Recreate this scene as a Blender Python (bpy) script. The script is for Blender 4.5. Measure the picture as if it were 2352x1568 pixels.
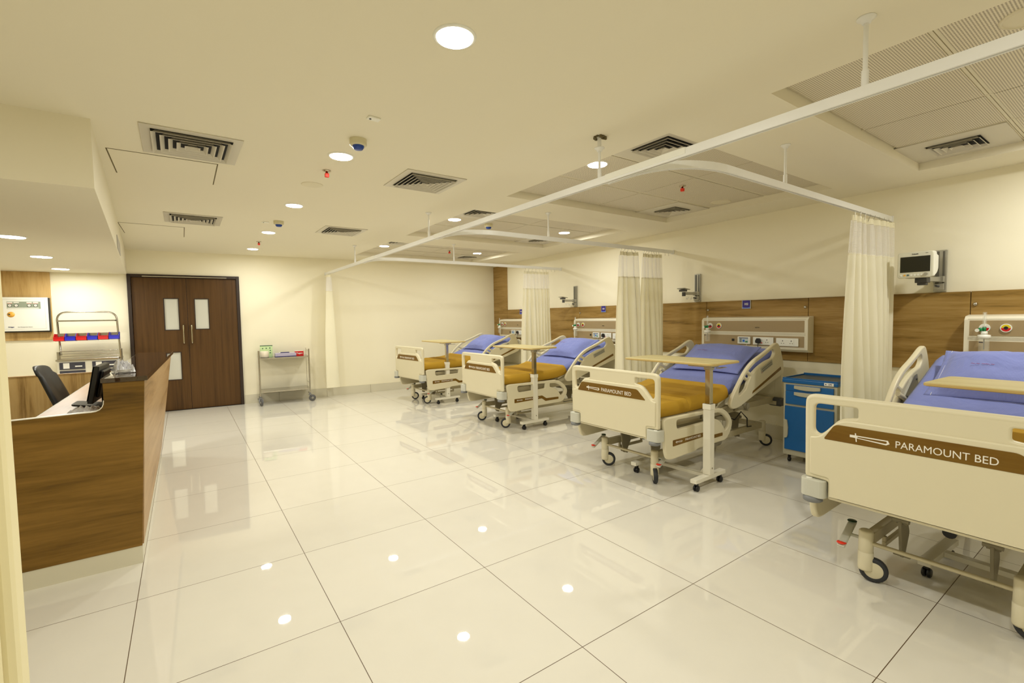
import bpy, bmesh, math, random
from mathutils import Vector, Matrix, noise
random.seed(7)
PI = math.pi
SC = bpy.context.scene
COL = SC.collection
for o in list(bpy.data.objects):
    bpy.data.objects.remove(o)

# ------------------------------------------------------------------ camera
CAM = Vector((0.25168, -2.22696, 1.4232))
YAW, PITCH, ROLL, FPX = 0.6123, -0.0522, -0.0155, 1074.06
f_ = Vector((math.sin(YAW) * math.cos(PITCH), math.cos(YAW) * math.cos(PITCH), math.sin(PITCH)))
r_ = Vector((math.cos(YAW), -math.sin(YAW), 0))
u_ = r_.cross(f_)
R_ = math.cos(ROLL) * r_ + math.sin(ROLL) * u_
U_ = -math.sin(ROLL) * r_ + math.cos(ROLL) * u_
cd = bpy.data.cameras.new('camera')
cam = bpy.data.objects.new('camera', cd)
COL.objects.link(cam)
cd.sensor_width = 36
cd.lens = FPX / 2352 * 36
cd.clip_start = 0.05
cam.matrix_world = Matrix(((R_.x, U_.x, -f_.x, CAM.x), (R_.y, U_.y, -f_.y, CAM.y), (R_.z, U_.z, -f_.z, CAM.z), (0, 0, 0, 1)))
SC.camera = cam

# ------------------------------------------------------------------ world, exposure
w = bpy.data.worlds.new('world')
SC.world = w
w.use_nodes = True
w.node_tree.nodes['Background'].inputs[0].default_value = (1, 0.93, 0.75, 1)
w.node_tree.nodes['Background'].inputs[1].default_value = 0.05
SC.view_settings.view_transform = 'Standard'
SC.view_settings.look = 'None'
SC.view_settings.gamma = 1
SC.view_settings.use_curve_mapping = False
SC.view_settings.exposure = 0.0
SC.cycles.max_bounces = 10
SC.cycles.diffuse_bounces = 6
SC.cycles.glossy_bounces = 4
SC.cycles.transparent_max_bounces = 12
SC.cycles.caustics_reflective = False
SC.cycles.caustics_refractive = False
SC.cycles.sample_clamp_indirect = 4.0
SC.cycles.use_denoising = True

LAMP_W = 15.2          # power of one ceiling downlight
LAMP_COL = (1.0, 0.99, 0.91)

# ------------------------------------------------------------------ materials
def s2l(c):
    return tuple((v / 255 / 12.92) if v / 255 <= 0.04045 else ((v / 255 + 0.055) / 1.055) ** 2.4 for v in c) + (1,)

MATS = {}
def nm(name):
    m = bpy.data.materials.new(name)
    m.use_nodes = True
    nt = m.node_tree
    return m, nt, nt.nodes['Principled BSDF']

def mat(name, rgb, rough=0.5, metal=0.0, spec=0.5, bump=0.0, bscale=200, var=0.03, vscale=4, **kw):
    """plain surface with a faint procedural mottling"""
    if name in MATS:
        return MATS[name]
    m, nt, b = nm(name)
    tc = nt.nodes.new('ShaderNodeTexCoord')
    n = nt.nodes.new('ShaderNodeTexNoise')
    n.inputs['Scale'].default_value = vscale
    nt.links.new(tc.outputs['Object'], n.inputs['Vector'])
    mx = nt.nodes.new('ShaderNodeMix'); mx.data_type = 'RGBA'
    c = s2l(rgb)
    mx.inputs[6].default_value = tuple(v * (1 - var) for v in c[:3]) + (1,)
    mx.inputs[7].default_value = tuple(min(1, v * (1 + var)) for v in c[:3]) + (1,)
    nt.links.new(n.outputs['Fac'], mx.inputs[0])
    nt.links.new(mx.outputs[2], b.inputs['Base Color'])
    b.inputs['Roughness'].default_value = rough
    b.inputs['Metallic'].default_value = metal
    b.inputs['Specular IOR Level'].default_value = spec
    for k, v in kw.items():
        b.inputs[k.replace('_', ' ')].default_value = v
    if bump:
        n2 = nt.nodes.new('ShaderNodeTexNoise')
        n2.inputs['Scale'].default_value = bscale
        nt.links.new(tc.outputs['Object'], n2.inputs['Vector'])
        bp = nt.nodes.new('ShaderNodeBump')
        bp.inputs['Strength'].default_value = bump
        bp.inputs['Distance'].default_value = 0.002
        nt.links.new(n2.outputs['Fac'], bp.inputs['Height'])
        nt.links.new(bp.outputs['Normal'], b.inputs['Normal'])
    MATS[name] = m
    return m

def wood(name, c1, c2, c3, grain='y', stretch=14, scale=3.0, rough=0.42, seed=0.0, gloss=0.3):
    m, nt, b = nm(name)
    tc = nt.nodes.new('ShaderNodeTexCoord')
    mp = nt.nodes.new('ShaderNodeMapping')
    sc = [scale * stretch * 0.35] * 3
    sc['xyz'.index(grain)] = scale * 0.35
    mp.inputs['Scale'].default_value = sc
    mp.inputs['Location'].default_value = (seed, seed * 1.7, seed * 0.6)
    nt.links.new(tc.outputs['Object'], mp.inputs['Vector'])
    n1 = nt.nodes.new('ShaderNodeTexNoise'); n1.inputs['Scale'].default_value = 1.0
    n1.inputs['Detail'].default_value = 8; n1.inputs['Roughness'].default_value = 0.62
    n1.inputs['Distortion'].default_value = 0.4
    nt.links.new(mp.outputs[0], n1.inputs['Vector'])
    n2 = nt.nodes.new('ShaderNodeTexNoise'); n2.inputs['Scale'].default_value = 9.0
    n2.inputs['Detail'].default_value = 4
    nt.links.new(mp.outputs[0], n2.inputs['Vector'])
    ad = nt.nodes.new('ShaderNodeMath'); ad.operation = 'MULTIPLY_ADD'
    nt.links.new(n2.outputs['Fac'], ad.inputs[0]); ad.inputs[1].default_value = 0.22
    nt.links.new(n1.outputs['Fac'], ad.inputs[2])
    cr = nt.nodes.new('ShaderNodeValToRGB')
    e = cr.color_ramp.elements
    e[0].position = 0.40; e[0].color = s2l(c1)
    e[1].position = 0.56; e[1].color = s2l(c2)
    k = cr.color_ramp.elements.new(0.74); k.color = s2l(c3)
    nt.links.new(ad.outputs[0], cr.inputs[0])
    nt.links.new(cr.outputs[0], b.inputs['Base Color'])
    b.inputs['Roughness'].default_value = rough
    b.inputs['Specular IOR Level'].default_value = gloss
    MATS[name] = m
    return m

def math_node(nt, op, a, b=None, c=None):
    n = nt.nodes.new('ShaderNodeMath'); n.operation = op
    for i, v in enumerate((a, b, c)):
        if v is None: continue
        if isinstance(v, (int, float)): n.inputs[i].default_value = v
        else: nt.links.new(v, n.inputs[i])
    return n.outputs[0]

def floor_mat():
    m, nt, b = nm('polished_tile')
    tc = nt.nodes.new('ShaderNodeTexCoord')
    sp = nt.nodes.new('ShaderNodeSeparateXYZ')
    nt.links.new(tc.outputs['Object'], sp.inputs[0])
    T = 0.8
    masks = []
    cells = []
    for ax in (0, 1):
        q = math_node(nt, 'DIVIDE', sp.outputs[ax], T)
        q = math_node(nt, 'ADD', q, 20.0)
        cells.append(math_node(nt, 'FLOOR', math_node(nt, 'ADD', q, 0.5)) if False else math_node(nt, 'FLOOR', q))
        fr = math_node(nt, 'FRACT', math_node(nt, 'ADD', q, 0.5))
        d = math_node(nt, 'ABSOLUTE', math_node(nt, 'SUBTRACT', fr, 0.5))
        masks.append(math_node(nt, 'LESS_THAN', d, 0.0017 / T))
    g = math_node(nt, 'MAXIMUM', masks[0], masks[1])
    cb = nt.nodes.new('ShaderNodeCombineXYZ')
    nt.links.new(cells[0], cb.inputs[0]); nt.links.new(cells[1], cb.inputs[1])
    wn = nt.nodes.new('ShaderNodeTexWhiteNoise'); nt.links.new(cb.outputs[0], wn.inputs['Vector'])
    n = nt.nodes.new('ShaderNodeTexNoise'); n.inputs['Scale'].default_value = 6; n.inputs['Detail'].default_value = 6
    nt.links.new(tc.outputs['Object'], n.inputs['Vector'])
    v = math_node(nt, 'MULTIPLY_ADD', wn.outputs['Value'], 0.35, math_node(nt, 'MULTIPLY', n.outputs['Fac'], 0.6))
    mx = nt.nodes.new('ShaderNodeMix'); mx.data_type = 'RGBA'
    mx.inputs[6].default_value = s2l((216, 212, 200)); mx.inputs[7].default_value = s2l((224, 220, 209))
    nt.links.new(v, mx.inputs[0])
    mg = nt.nodes.new('ShaderNodeMix'); mg.data_type = 'RGBA'
    nt.links.new(g, mg.inputs[0]); nt.links.new(mx.outputs[2], mg.inputs[6]); mg.inputs[7].default_value = s2l((92, 72, 48))
    nt.links.new(mg.outputs[2], b.inputs['Base Color'])
    rg = math_node(nt, 'MULTIPLY_ADD', g, 0.5, 0.018)
    nt.links.new(rg, b.inputs['Roughness'])
    b.inputs['Specular IOR Level'].default_value = 0.55
    n3 = nt.nodes.new('ShaderNodeTexNoise'); n3.inputs['Scale'].default_value = 3.5
    nt.links.new(tc.outputs['Object'], n3.inputs['Vector'])
    bp = nt.nodes.new('ShaderNodeBump'); bp.inputs['Strength'].default_value = 0.012; bp.inputs['Distance'].default_value = 0.01
    nt.links.new(n3.outputs['Fac'], bp.inputs['Height']); nt.links.new(bp.outputs['Normal'], b.inputs['Normal'])
    return m

def perforated_mat():
    m, nt, b = nm('perforated_metal')
    tc = nt.nodes.new('ShaderNodeTexCoord'); sp = nt.nodes.new('ShaderNodeSeparateXYZ')
    nt.links.new(tc.outputs['Object'], sp.inputs[0])
    P = 0.0105
    dd = []
    for ax in (0, 1):
        fr = math_node(nt, 'FRACT', math_node(nt, 'ADD', math_node(nt, 'DIVIDE', sp.outputs[ax], P), 400.0))
        d = math_node(nt, 'SUBTRACT', fr, 0.5)
        dd.append(math_node(nt, 'MULTIPLY', d, d))
    hole = math_node(nt, 'LESS_THAN', math_node(nt, 'ADD', dd[0], dd[1]), 0.085)
    mx = nt.nodes.new('ShaderNodeMix'); mx.data_type = 'RGBA'
    nt.links.new(hole, mx.inputs[0]); mx.inputs[6].default_value = s2l((232, 224, 203)); mx.inputs[7].default_value = s2l((120, 108, 86))
    nt.links.new(mx.outputs[2], b.inputs['Base Color'])
    b.inputs['Roughness'].default_value = 0.45
    return m

def sheet_mat(name, c1, c2, P=0.004, wr=0.5):
    """woven cotton with a fine stripe and soft creases"""
    m, nt, b = nm(name)
    tc = nt.nodes.new('ShaderNodeTexCoord'); sp = nt.nodes.new('ShaderNodeSeparateXYZ')
    nt.links.new(tc.outputs['Object'], sp.inputs[0])
    fr = math_node(nt, 'FRACT', math_node(nt, 'ADD', math_node(nt, 'DIVIDE', sp.outputs[1], P), 400.0))
    st = math_node(nt, 'LESS_THAN', fr, 0.35)
    mx = nt.nodes.new('ShaderNodeMix'); mx.data_type = 'RGBA'
    nt.links.new(st, mx.inputs[0]); mx.inputs[6].default_value = s2l(c1); mx.inputs[7].default_value = s2l(c2)
    nt.links.new(mx.outputs[2], b.inputs['Base Color'])
    b.inputs['Roughness'].default_value = 0.85; b.inputs['Specular IOR Level'].default_value = 0.15
    b.inputs['Sheen Weight'].default_value = 0.15
    n = nt.nodes.new('ShaderNodeTexNoise'); n.inputs['Scale'].default_value = 5; n.inputs['Detail'].default_value = 5; n.inputs['Distortion'].default_value = 1.2
    nt.links.new(tc.outputs['Object'], n.inputs['Vector'])
    bp = nt.nodes.new('ShaderNodeBump'); bp.inputs['Strength'].default_value = wr; bp.inputs['Distance'].default_value = 0.03
    nt.links.new(n.outputs['Fac'], bp.inputs['Height']); nt.links.new(bp.outputs['Normal'], b.inputs['Normal'])
    return m

def curtain_mat(net):
    m, nt, b = nm('curtain_net' if net else 'curtain_cloth')
    out = nt.nodes['Material Output']
    tl = nt.nodes.new('ShaderNodeBsdfTranslucent')
    ad = nt.nodes.new('ShaderNodeMixShader')
    b.inputs['Roughness'].default_value = 0.85; b.inputs['Specular IOR Level'].default_value = 0.1
    col = s2l((246, 243, 236)) if net else s2l((249, 245, 224))
    b.inputs['Base Color'].default_value = col; tl.inputs['Color'].default_value = col
    ad.inputs[0].default_value = 0.25
    nt.links.new(b.outputs[0], ad.inputs[1]); nt.links.new(tl.outputs[0], ad.inputs[2])
    tc = nt.nodes.new('ShaderNodeTexCoord')
    if net:
        tr = nt.nodes.new('ShaderNodeBsdfTransparent'); m2 = nt.nodes.new('ShaderNodeMixShader')
        sp = nt.nodes.new('ShaderNodeSeparateXYZ'); nt.links.new(tc.outputs['UV'], sp.inputs[0])
        dd = []
        for ax in (0, 1):
            fr = math_node(nt, 'FRACT', math_node(nt, 'DIVIDE', sp.outputs[ax], 0.009))
            dd.append(math_node(nt, 'GREATER_THAN', fr, 0.36))
        h = math_node(nt, 'MULTIPLY', dd[0], dd[1])
        nt.links.new(h, m2.inputs[0]); nt.links.new(ad.outputs[0], m2.inputs[1]); nt.links.new(tr.outputs[0], m2.inputs[2])
        nt.links.new(m2.outputs[0], out.inputs[0])
    else:
        n = nt.nodes.new('ShaderNodeTexNoise'); n.inputs['Scale'].default_value = 160
        nt.links.new(tc.outputs['Object'], n.inputs['Vector'])
        bp = nt.nodes.new('ShaderNodeBump'); bp.inputs['Strength'].default_value = 0.15; bp.inputs['Distance'].default_value = 0.002
        nt.links.new(n.outputs['Fac'], bp.inputs['Height']); nt.links.new(bp.outputs['Normal'], b.inputs['Normal'])
        nt.links.new(ad.outputs[0], out.inputs[0])
    return m

def glass_mat(name, col=(1, 1, 1), alpha=0.25, rough=0.05):
    m, nt, b = nm(name)
    b.inputs['Base Color'].default_value = s2l(tuple(int(255 * c) for c in col))
    b.inputs['Roughness'].default_value = rough
    b.inputs['Alpha'].default_value = alpha
    b.inputs['Specular IOR Level'].default_value = 0.8
    return m

def emit_mat(name, rgb, strength):
    m, nt, b = nm(name)
    b.inputs['Base Color'].default_value = s2l(rgb)
    b.inputs['Emission Color'].default_value = s2l(rgb)
    b.inputs['Emission Strength'].default_value = strength
    return m

WALL = mat('wall_paint', (242, 236, 213), 0.7, spec=0.25, bump=0.05, bscale=300, var=0.012, vscale=1.5)
CEIL = mat('ceiling_paint', (236, 230, 210), 0.8, spec=0.15, var=0.012, vscale=1.2)
FLOOR = floor_mat()
SKIRT = mat('skirting_tile', (212, 207, 188), 0.25, var=0.03)
PANEL = wood('panel_laminate', (96, 74, 30), (146, 115, 58), (168, 137, 80), 'y', 16, 1.9, 0.38, 3.1)
PANELV = wood('panel_laminate_vertical', (138, 106, 58), (190, 156, 98), (204, 172, 116), 'z', 14, 2.2, 0.42, 8.3)
DESKW = wood('desk_laminate', (66, 46, 10), (112, 82, 26), (136, 102, 42), 'x', 14, 1.8, 0.4, 5.7)
DESKTOP = wood('desktop_laminate', (136, 98, 60), (168, 128, 88), (184, 146, 108), 'y', 10, 1.6, 0.35, 1.7)
DESKSIDE = wood('desk_side_laminate', (132, 98, 52), (168, 132, 84), (184, 150, 104), 'y', 14, 1.8, 0.35, 2.2)
DOORW = wood('door_laminate', (58, 38, 16), (82, 56, 25), (92, 64, 31), 'z', 46, 1.4, 0.4, 4.4)
DOORF = mat('door_frame_paint', (44, 30, 22), 0.4)
GRANITE = mat('dark_granite', (60, 44, 30), 0.02, spec=0.8, bump=0, var=0.5, vscale=60)
PLASTIC = mat('cream_bed_plastic', (219, 211, 182), 0.38, var=0.01)
BEDMETAL = mat('cream_bed_metal', (190, 180, 148), 0.4, var=0.02)
BEDDARK = mat('grey_bed_metal', (142, 134, 110), 0.45, var=0.03)
BUMPER = mat('pale_grey_plastic', (196, 196, 184), 0.4)
ROLLER = mat('grey_rubber', (120, 122, 124), 0.5)
BROWN = wood('brown_decal', (102, 70, 12), (112, 80, 18), (120, 90, 28), 'y', 12, 3, 0.35, 9.0)
WHITE = mat('white_plastic', (240, 240, 232), 0.35, var=0.01)
WHITEM = mat('white_enamel', (230, 226, 210), 0.3, var=0.01)
RAILM = mat('white_track', (238, 238, 236), 0.35, var=0.01)
BLACK = mat('black_plastic', (16, 16, 17), 0.4)
BLACKL = mat('black_leather', (20, 19, 18), 0.45)
RUBBER = mat('dark_rubber', (44, 46, 50), 0.55)
STEEL = mat('brushed_steel', (190, 186, 176), 0.22, metal=1.0, var=0.05, vscale=40)
CHROME = mat('chrome', (200, 192, 172), 0.12, metal=1.0, var=0.02)
ALU = mat('anodised_aluminium', (176, 174, 164), 0.35, metal=0.7)
TAN = mat('console_tan_panel', (164, 143, 106), 0.5, var=0.03, vscale=150)
CONS = mat('console_profile', (232, 226, 206), 0.35, var=0.01)
SHEET = sheet_mat('blue_sheet', (112, 122, 186), (136, 147, 206))
PILLOWM = sheet_mat('blue_pillowcase', (116, 126, 190), (140, 150, 210), 0.006, 0.6)
ORANGE = mat('mustard_blanket', (186, 147, 50), 0.8, spec=0.15, bump=0.3, bscale=500, var=0.05, vscale=6)
ORSEAM = mat('blanket_seam', (110, 48, 10), 0.8)
TABLEW = wood('overbed_laminate', (182, 166, 114), (198, 184, 132), (208, 196, 146), 'y', 12, 3.0, 0.4, 6.0)
TABLEE = mat('overbed_edge', (200, 176, 116), 0.4)
BLUE = mat('blue_cabinet', (8, 92, 158), 0.35, var=0.02)
BLUETOP = mat('blue_cabinet_tray', (70, 84, 92), 0.3)
CABG = mat('grey_cabinet', (180, 176, 154), 0.45)
CNET = curtain_mat(True)
CCLOTH = curtain_mat(False)
GLASS = glass_mat('clear_glass', (0.95, 0.97, 0.95), 0.16)
FOIL = glass_mat('clear_wrap', (0.92, 0.92, 0.94), 0.55, 0.12)
FROST = mat('frosted_glass', (206, 206, 196), 0.25)
LAMP = emit_mat('lamp_diffuser', (255, 250, 238), 14)
LAMPOFF = mat('lamp_diffuser_off', (226, 218, 192), 0.4)
VENTD = mat('duct_shade_black', (16, 15, 14), 0.8)  # near-black colour standing in for the shade inside the duct
VENTW = mat('vent_enamel', (212, 206, 190), 0.35, var=0.01)
PERF = perforated_mat()
TGRID = mat('ceiling_tee', (226, 219, 196), 0.4)
DETBLUE = mat('detector_blue', (22, 62, 150), 0.3)
DETCREAM = mat('detector_cream', (214, 206, 172), 0.4)
RED = mat('red_plastic', (206, 14, 20), 0.35)
REDO = mat('red_sprinkler', (240, 60, 36), 0.4)
BINB = mat('blue_bin', (38, 36, 196), 0.35)
DRAWER = mat('drawer_grey', (62, 62, 74), 0.4)
GREENP = mat('green_box_card', (200, 226, 172), 0.5)
LILAC = mat('lilac_card', (196, 188, 212), 0.5)
NAVY = mat('navy_ink', (20, 22, 96), 0.5)
SIGNB = mat('sign_blue', (42, 24, 140), 0.3)
SIGNL = mat('sign_light_blue', (96, 130, 226), 0.3)
PAPER = mat('white_paper', (236, 234, 226), 0.6)
GREYG = mat('gauge_strip_grey', (150, 160, 142), 0.4)
ORKNOB = mat('orange_disc', (236, 176, 70), 0.4)
SCREEN = mat('dark_screen', (36, 36, 26), 0.12)
CTRLSCR = mat('control_screen', (196, 210, 214), 0.3)
GREENS = mat('green_part', (30, 130, 74), 0.4)
YELLOW = mat('yellow_label', (226, 204, 20), 0.4)
GREYK = mat('keypad_grey', (168, 166, 150), 0.45)
DKGREY = mat('dark_grey_metal', (74, 74, 74), 0.4)
LETW = mat('lettering_white', (236, 232, 222), 0.5)
LETD = mat('lettering_dark', (40, 38, 52), 0.5)
LETR = mat('stitching_red', (150, 40, 70), 0.7)

# ------------------------------------------------------------------ mesh building helpers
class MB:
    def __init__(s):
        s.v = []; s.f = []; s.m = []; s.sm = []; s.uv = None
    def add(s, vs, fs, smooth=False, mi=0):
        o = len(s.v); s.v += [tuple(v) for v in vs]
        for f in fs:
            s.f.append([i + o for i in f]); s.m.append(mi); s.sm.append(smooth)
        return s
    def box(s, x0, x1, y0, y1, z0, z1, mi=0):
        vs = [(x, y, z) for x in (x0, x1) for y in (y0, y1) for z in (z0, z1)]
        return s.add(vs, [(0, 1, 3, 2), (4, 6, 7, 5), (0, 4, 5, 1), (2, 3, 7, 6), (0, 2, 6, 4), (1, 5, 7, 3)], mi=mi)
    def tube(s, pts, r, n=10, cap=True, mi=0, closed=False):
        pts = [Vector(p) for p in pts]
        rs = r if isinstance(r, (list, tuple)) else [r] * len(pts)
        rings = []
        T = []
        N = len(pts)
        for i in range(N):
            a = pts[i - 1] if (i > 0 or closed) else pts[0]
            b = pts[(i + 1) % N] if (i < N - 1 or closed) else pts[-1]
            T.append((b - a).normalized())
        up = Vector((0, 0, 1)) if abs(T[0].z) < 0.9 else Vector((1, 0, 0))
        nrm = (up - T[0] * up.dot(T[0])).normalized()
        for i in range(N):
            nrm = (nrm - T[i] * nrm.dot(T[i])).normalized()
            bn = T[i].cross(nrm)
            rings.append([pts[i] + rs[i] * (math.cos(2 * PI * k / n) * nrm + math.sin(2 * PI * k / n) * bn) for k in range(n)])
        vs = [v for rg in rings for v in rg]
        fs = []
        for i in range(N if closed else N - 1):
            j = (i + 1) % N
            for k in range(n):
                fs.append((i * n + k, i * n + (k + 1) % n, j * n + (k + 1) % n, j * n + k))
        s.add(vs, fs, True, mi)
        if cap and not closed:
            s.add(rings[0], [tuple(range(n))[::-1]], False, mi)
            s.add(rings[-1], [tuple(range(n))], False, mi)
        return s
    def bar(s, p0, p1, w, h, mi=0, up=(0, 0, 1)):
        p0 = Vector(p0); p1 = Vector(p1); t = (p1 - p0).normalized()
        up = Vector(up)
        sd = t.cross(up).normalized(); u = sd.cross(t)
        vs = []
        for p in (p0, p1):
            for a, b in ((-1, -1), (1, -1), (1, 1), (-1, 1)):
                vs.append(p + sd * a * w / 2 + u * b * h / 2)
        return s.add(vs, [(0, 1, 2, 3), (7, 6, 5, 4), (0, 4, 5, 1), (1, 5, 6, 2), (2, 6, 7, 3), (3, 7, 4, 0)], mi=mi)
    def lathe(s, prof, c=(0, 0, 0), axis='z', n=24, mi=0, smooth=True):
        """prof: (radius, height) list"""
        vs = []
        for r, h in prof:
            for k in range(n):
                a = 2 * PI * k / n
                p = (r * math.cos(a), r * math.sin(a), h)
                if axis == 'x': p = (p[2], p[0], p[1])
                if axis == 'y': p = (p[0], p[2], p[1])
                vs.append((p[0] + c[0], p[1] + c[1], p[2] + c[2]))
        fs = []
        for i in range(len(prof) - 1):
            for k in range(n):
                q = (i * n + k, i * n + (k + 1) % n, (i + 1) * n + (k + 1) % n, (i + 1) * n + k)
                fs.append(q[::-1] if axis == 'y' else q)
        s.add(vs, fs, smooth, mi)
        return s
    def disc_cyl(s, c, r, h, axis='z', n=24, mi=0):
        """solid cylinder with sharp rims"""
        s.lathe([(r, 0), (r, h)], c, axis, n, mi)
        for hh in (0, h):
            vs = []
            for k in range(n):
                a = 2 * PI * k / n
                p = (r * math.cos(a), r * math.sin(a), hh)
                if axis == 'x': p = (p[2], p[0], p[1])
                if axis == 'y': p = (p[0], p[2], p[1])
                vs.append((p[0] + c[0], p[1] + c[1], p[2] + c[2]))
            s.add(vs, [tuple(range(n))], False, mi)
        return s
    def prism(s, poly, axis, a0, a1, mi=0):
        """extrude 2-D polygon along an axis; poly coordinates are the two other axes in xyz order"""
        def P(p, a):
            return {'x': (a, p[0], p[1]), 'y': (p[0], a, p[1]), 'z': (p[0], p[1], a)}[axis]
        n = len(poly)
        vs = [P(p, a0) for p in poly] + [P(p, a1) for p in poly]
        fs = [tuple(range(n)), tuple(range(2 * n - 1, n - 1, -1))]
        fs += [(i, i + n, (i + 1) % n + n, (i + 1) % n) for i in range(n)]
        return s.add(vs, fs, mi=mi)
    def mesh(s, name, mats):
        me = bpy.data.meshes.new(name)
        me.from_pydata(s.v, [], s.f)
        for m in (mats if isinstance(mats, (list, tuple)) else [mats]):
            me.materials.append(m)
        me.polygons.foreach_set('material_index', s.m)
        me.polygons.foreach_set('use_smooth', s.sm)
        bm = bmesh.new(); bm.from_mesh(me)
        bmesh.ops.recalc_face_normals(bm, faces=bm.faces)
        bm.to_mesh(me); bm.free()
        if s.uv:
            ul = me.uv_layers.new(name='uv')
            for l in me.loops:
                ul.data[l.index].uv = s.uv[l.vertex_index]
        return me

def link(o, parent=None):
    COL.objects.link(o)
    if parent is not None:
        o.parent = parent
    return o

def obj(name, mb, mats, parent=None, bevel=0, seg=2, loc=(0, 0, 0), rot=None, sub=0, solid=0):
    me = mb.mesh(name, mats) if isinstance(mb, MB) else mb
    if not isinstance(mb, MB) and mats is not None and not me.materials:
        me.materials.append(mats)
    o = bpy.data.objects.new(name, me)
    o.location = loc
    if rot: o.rotation_euler = rot
    link(o, parent)
    if solid:
        md = o.modifiers.new('solid', 'SOLIDIFY'); md.thickness = solid; md.offset = 0
    if bevel:
        md = o.modifiers.new('bevel', 'BEVEL'); md.width = bevel; md.segments = seg
        md.limit_method = 'ANGLE'; md.angle_limit = math.radians(40)
    if sub:
        md = o.modifiers.new('sub', 'SUBSURF'); md.levels = sub; md.render_levels = sub
    return o

def tag(o, label=None, cat=None, group=None, kind=None):
    if label: o['label'] = label
    if cat: o['category'] = cat
    if group: o['group'] = group
    if kind: o['kind'] = kind
    return o

def thing(name, label, cat, loc=(0, 0, 0), rz=0, group=None, rot=None):
    o = bpy.data.objects.new(name, None)
    o.empty_display_size = 0.1
    o.location = loc; o.rotation_euler = rot or (0, 0, rz)
    link(o)
    return tag(o, label, cat, group)

def kids(o):
    return [c for c in bpy.data.objects if c.parent is o]

def dup(o, parent=None, **kw):
    c = o.copy(); COL.objects.link(c)
    c.parent = parent
    for k in kids(o):
        dup(k, c)
    return c

def structure(name, mb, mats, **kw):
    return tag(obj(name, mb, mats, **kw), kind='structure')

def rnd(pts, rad, seg=5):
    """round polygon corners; rad: number or list"""
    n = len(pts); out = []
    for i in range(n):
        r = rad[i] if isinstance(rad, (list, tuple)) else rad
        p = Vector(pts[i][:2]); a = Vector(pts[i - 1][:2]); b = Vector(pts[(i + 1) % n][:2])
        if r <= 0:
            out.append(tuple(p)); continue
        da = (a - p); db = (b - p)
        ra = min(r, da.length * 0.48); rb = min(r, db.length * 0.48)
        s_ = p + da.normalized() * ra; e_ = p + db.normalized() * rb
        for k in range(seg + 1):
            t = k / seg
            out.append(tuple((1 - t) ** 2 * s_ + 2 * t * (1 - t) * p + t * t * e_))
    return out

def plate(loops, thick, bev, axis='x', bres=2):
    """flat plate with holes and rounded edges as a mesh; loops are 2-D outlines (first = outer)"""
    cu = bpy.data.curves.new('tmp', 'CURVE')
    cu.dimensions = '2D'; cu.fill_mode = 'BOTH'
    cu.extrude = max(thick / 2 - bev, 0.0001); cu.bevel_depth = bev; cu.bevel_resolution = bres; cu.offset = -bev
    for L in loops:
        sp = cu.splines.new('POLY'); sp.points.add(len(L) - 1); sp.use_cyclic_u = True
        for p, q in zip(sp.points, L):
            p.co = (q[0], q[1], 0, 1)
    o = bpy.data.objects.new('tmp', cu); COL.objects.link(o)
    bpy.context.view_layer.update()
    me = bpy.data.meshes.new_from_object(o.evaluated_get(bpy.context.evaluated_depsgraph_get()))
    bpy.data.objects.remove(o); bpy.data.curves.remove(cu)
    # map (u, v, w) : plane coordinates to axes
    if axis == 'x':   # u -> y, v -> z
        M = Matrix(((0, 0, 1, 0), (1, 0, 0, 0), (0, 1, 0, 0), (0, 0, 0, 1)))
    elif axis == 'y':  # u -> x, v -> z
        M = Matrix(((1, 0, 0, 0), (0, 0, -1, 0), (0, 1, 0, 0), (0, 0, 0, 1)))
    else:
        M = Matrix.Identity(4)
    me.transform(M)
    return me

_txt = {}
def text_mesh(s, size, bold=0.0, spacing=1.0, depth=0.0006):
    key = (s, size, bold, spacing, depth)
    if key not in _txt:
        cu = bpy.data.curves.new('tmp', 'FONT')
        cu.body = s; cu.size = size; cu.extrude = depth; cu.align_x = 'CENTER'; cu.align_y = 'CENTER'
        cu.space_character = spacing; cu.offset = bold; cu.resolution_u = 3
        o = bpy.data.objects.new('tmp', cu); COL.objects.link(o)
        bpy.context.view_layer.update()
        me = bpy.data.meshes.new_from_object(o.evaluated_get(bpy.context.evaluated_depsgraph_get()))
        bpy.data.objects.remove(o); bpy.data.curves.remove(cu)
        _txt[key] = me
    return _txt[key].copy()

FACE = {'-x': Matrix(((0, 0, -1), (-1, 0, 0), (0, 1, 0))), '-y': Matrix(((1, 0, 0), (0, 0, -1), (0, 1, 0))),
        '+y': Matrix(((-1, 0, 0), (0, 0, 1), (0, 1, 0))), '+z': Matrix.Identity(3)}
def text(name, s, size, loc, face, m, parent, sx=1.0, extra=None, **kw):
    me = text_mesh(s, size, **kw)
    me.transform(Matrix.Diagonal((sx, 1, 1, 1)))
    R = FACE[face]
    if extra: R = R @ extra
    me.transform(R.to_4x4())
    me.materials.clear(); me.materials.append(m)
    o = bpy.data.objects.new(name, me); o.location = loc
    return link(o, parent)

def bez(p0, p1, p2, n=8):
    p0, p1, p2 = Vector(p0), Vector(p1), Vector(p2)
    return [(1 - t) ** 2 * p0 + 2 * t * (1 - t) * p1 + t * t * p2 for t in [k / n for k in range(n + 1)]]

def arc(c, r, a0, a1, n=10, plane='xz'):
    out = []
    for k in range(n + 1):
        a = a0 + (a1 - a0) * k / n
        if plane == 'xz': out.append((c[0] + r * math.cos(a), c[1], c[2] + r * math.sin(a)))
        elif plane == 'yz': out.append((c[0], c[1] + r * math.cos(a), c[2] + r * math.sin(a)))
        else: out.append((c[0] + r * math.cos(a), c[1] + r * math.sin(a), c[2]))
    return out

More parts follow.
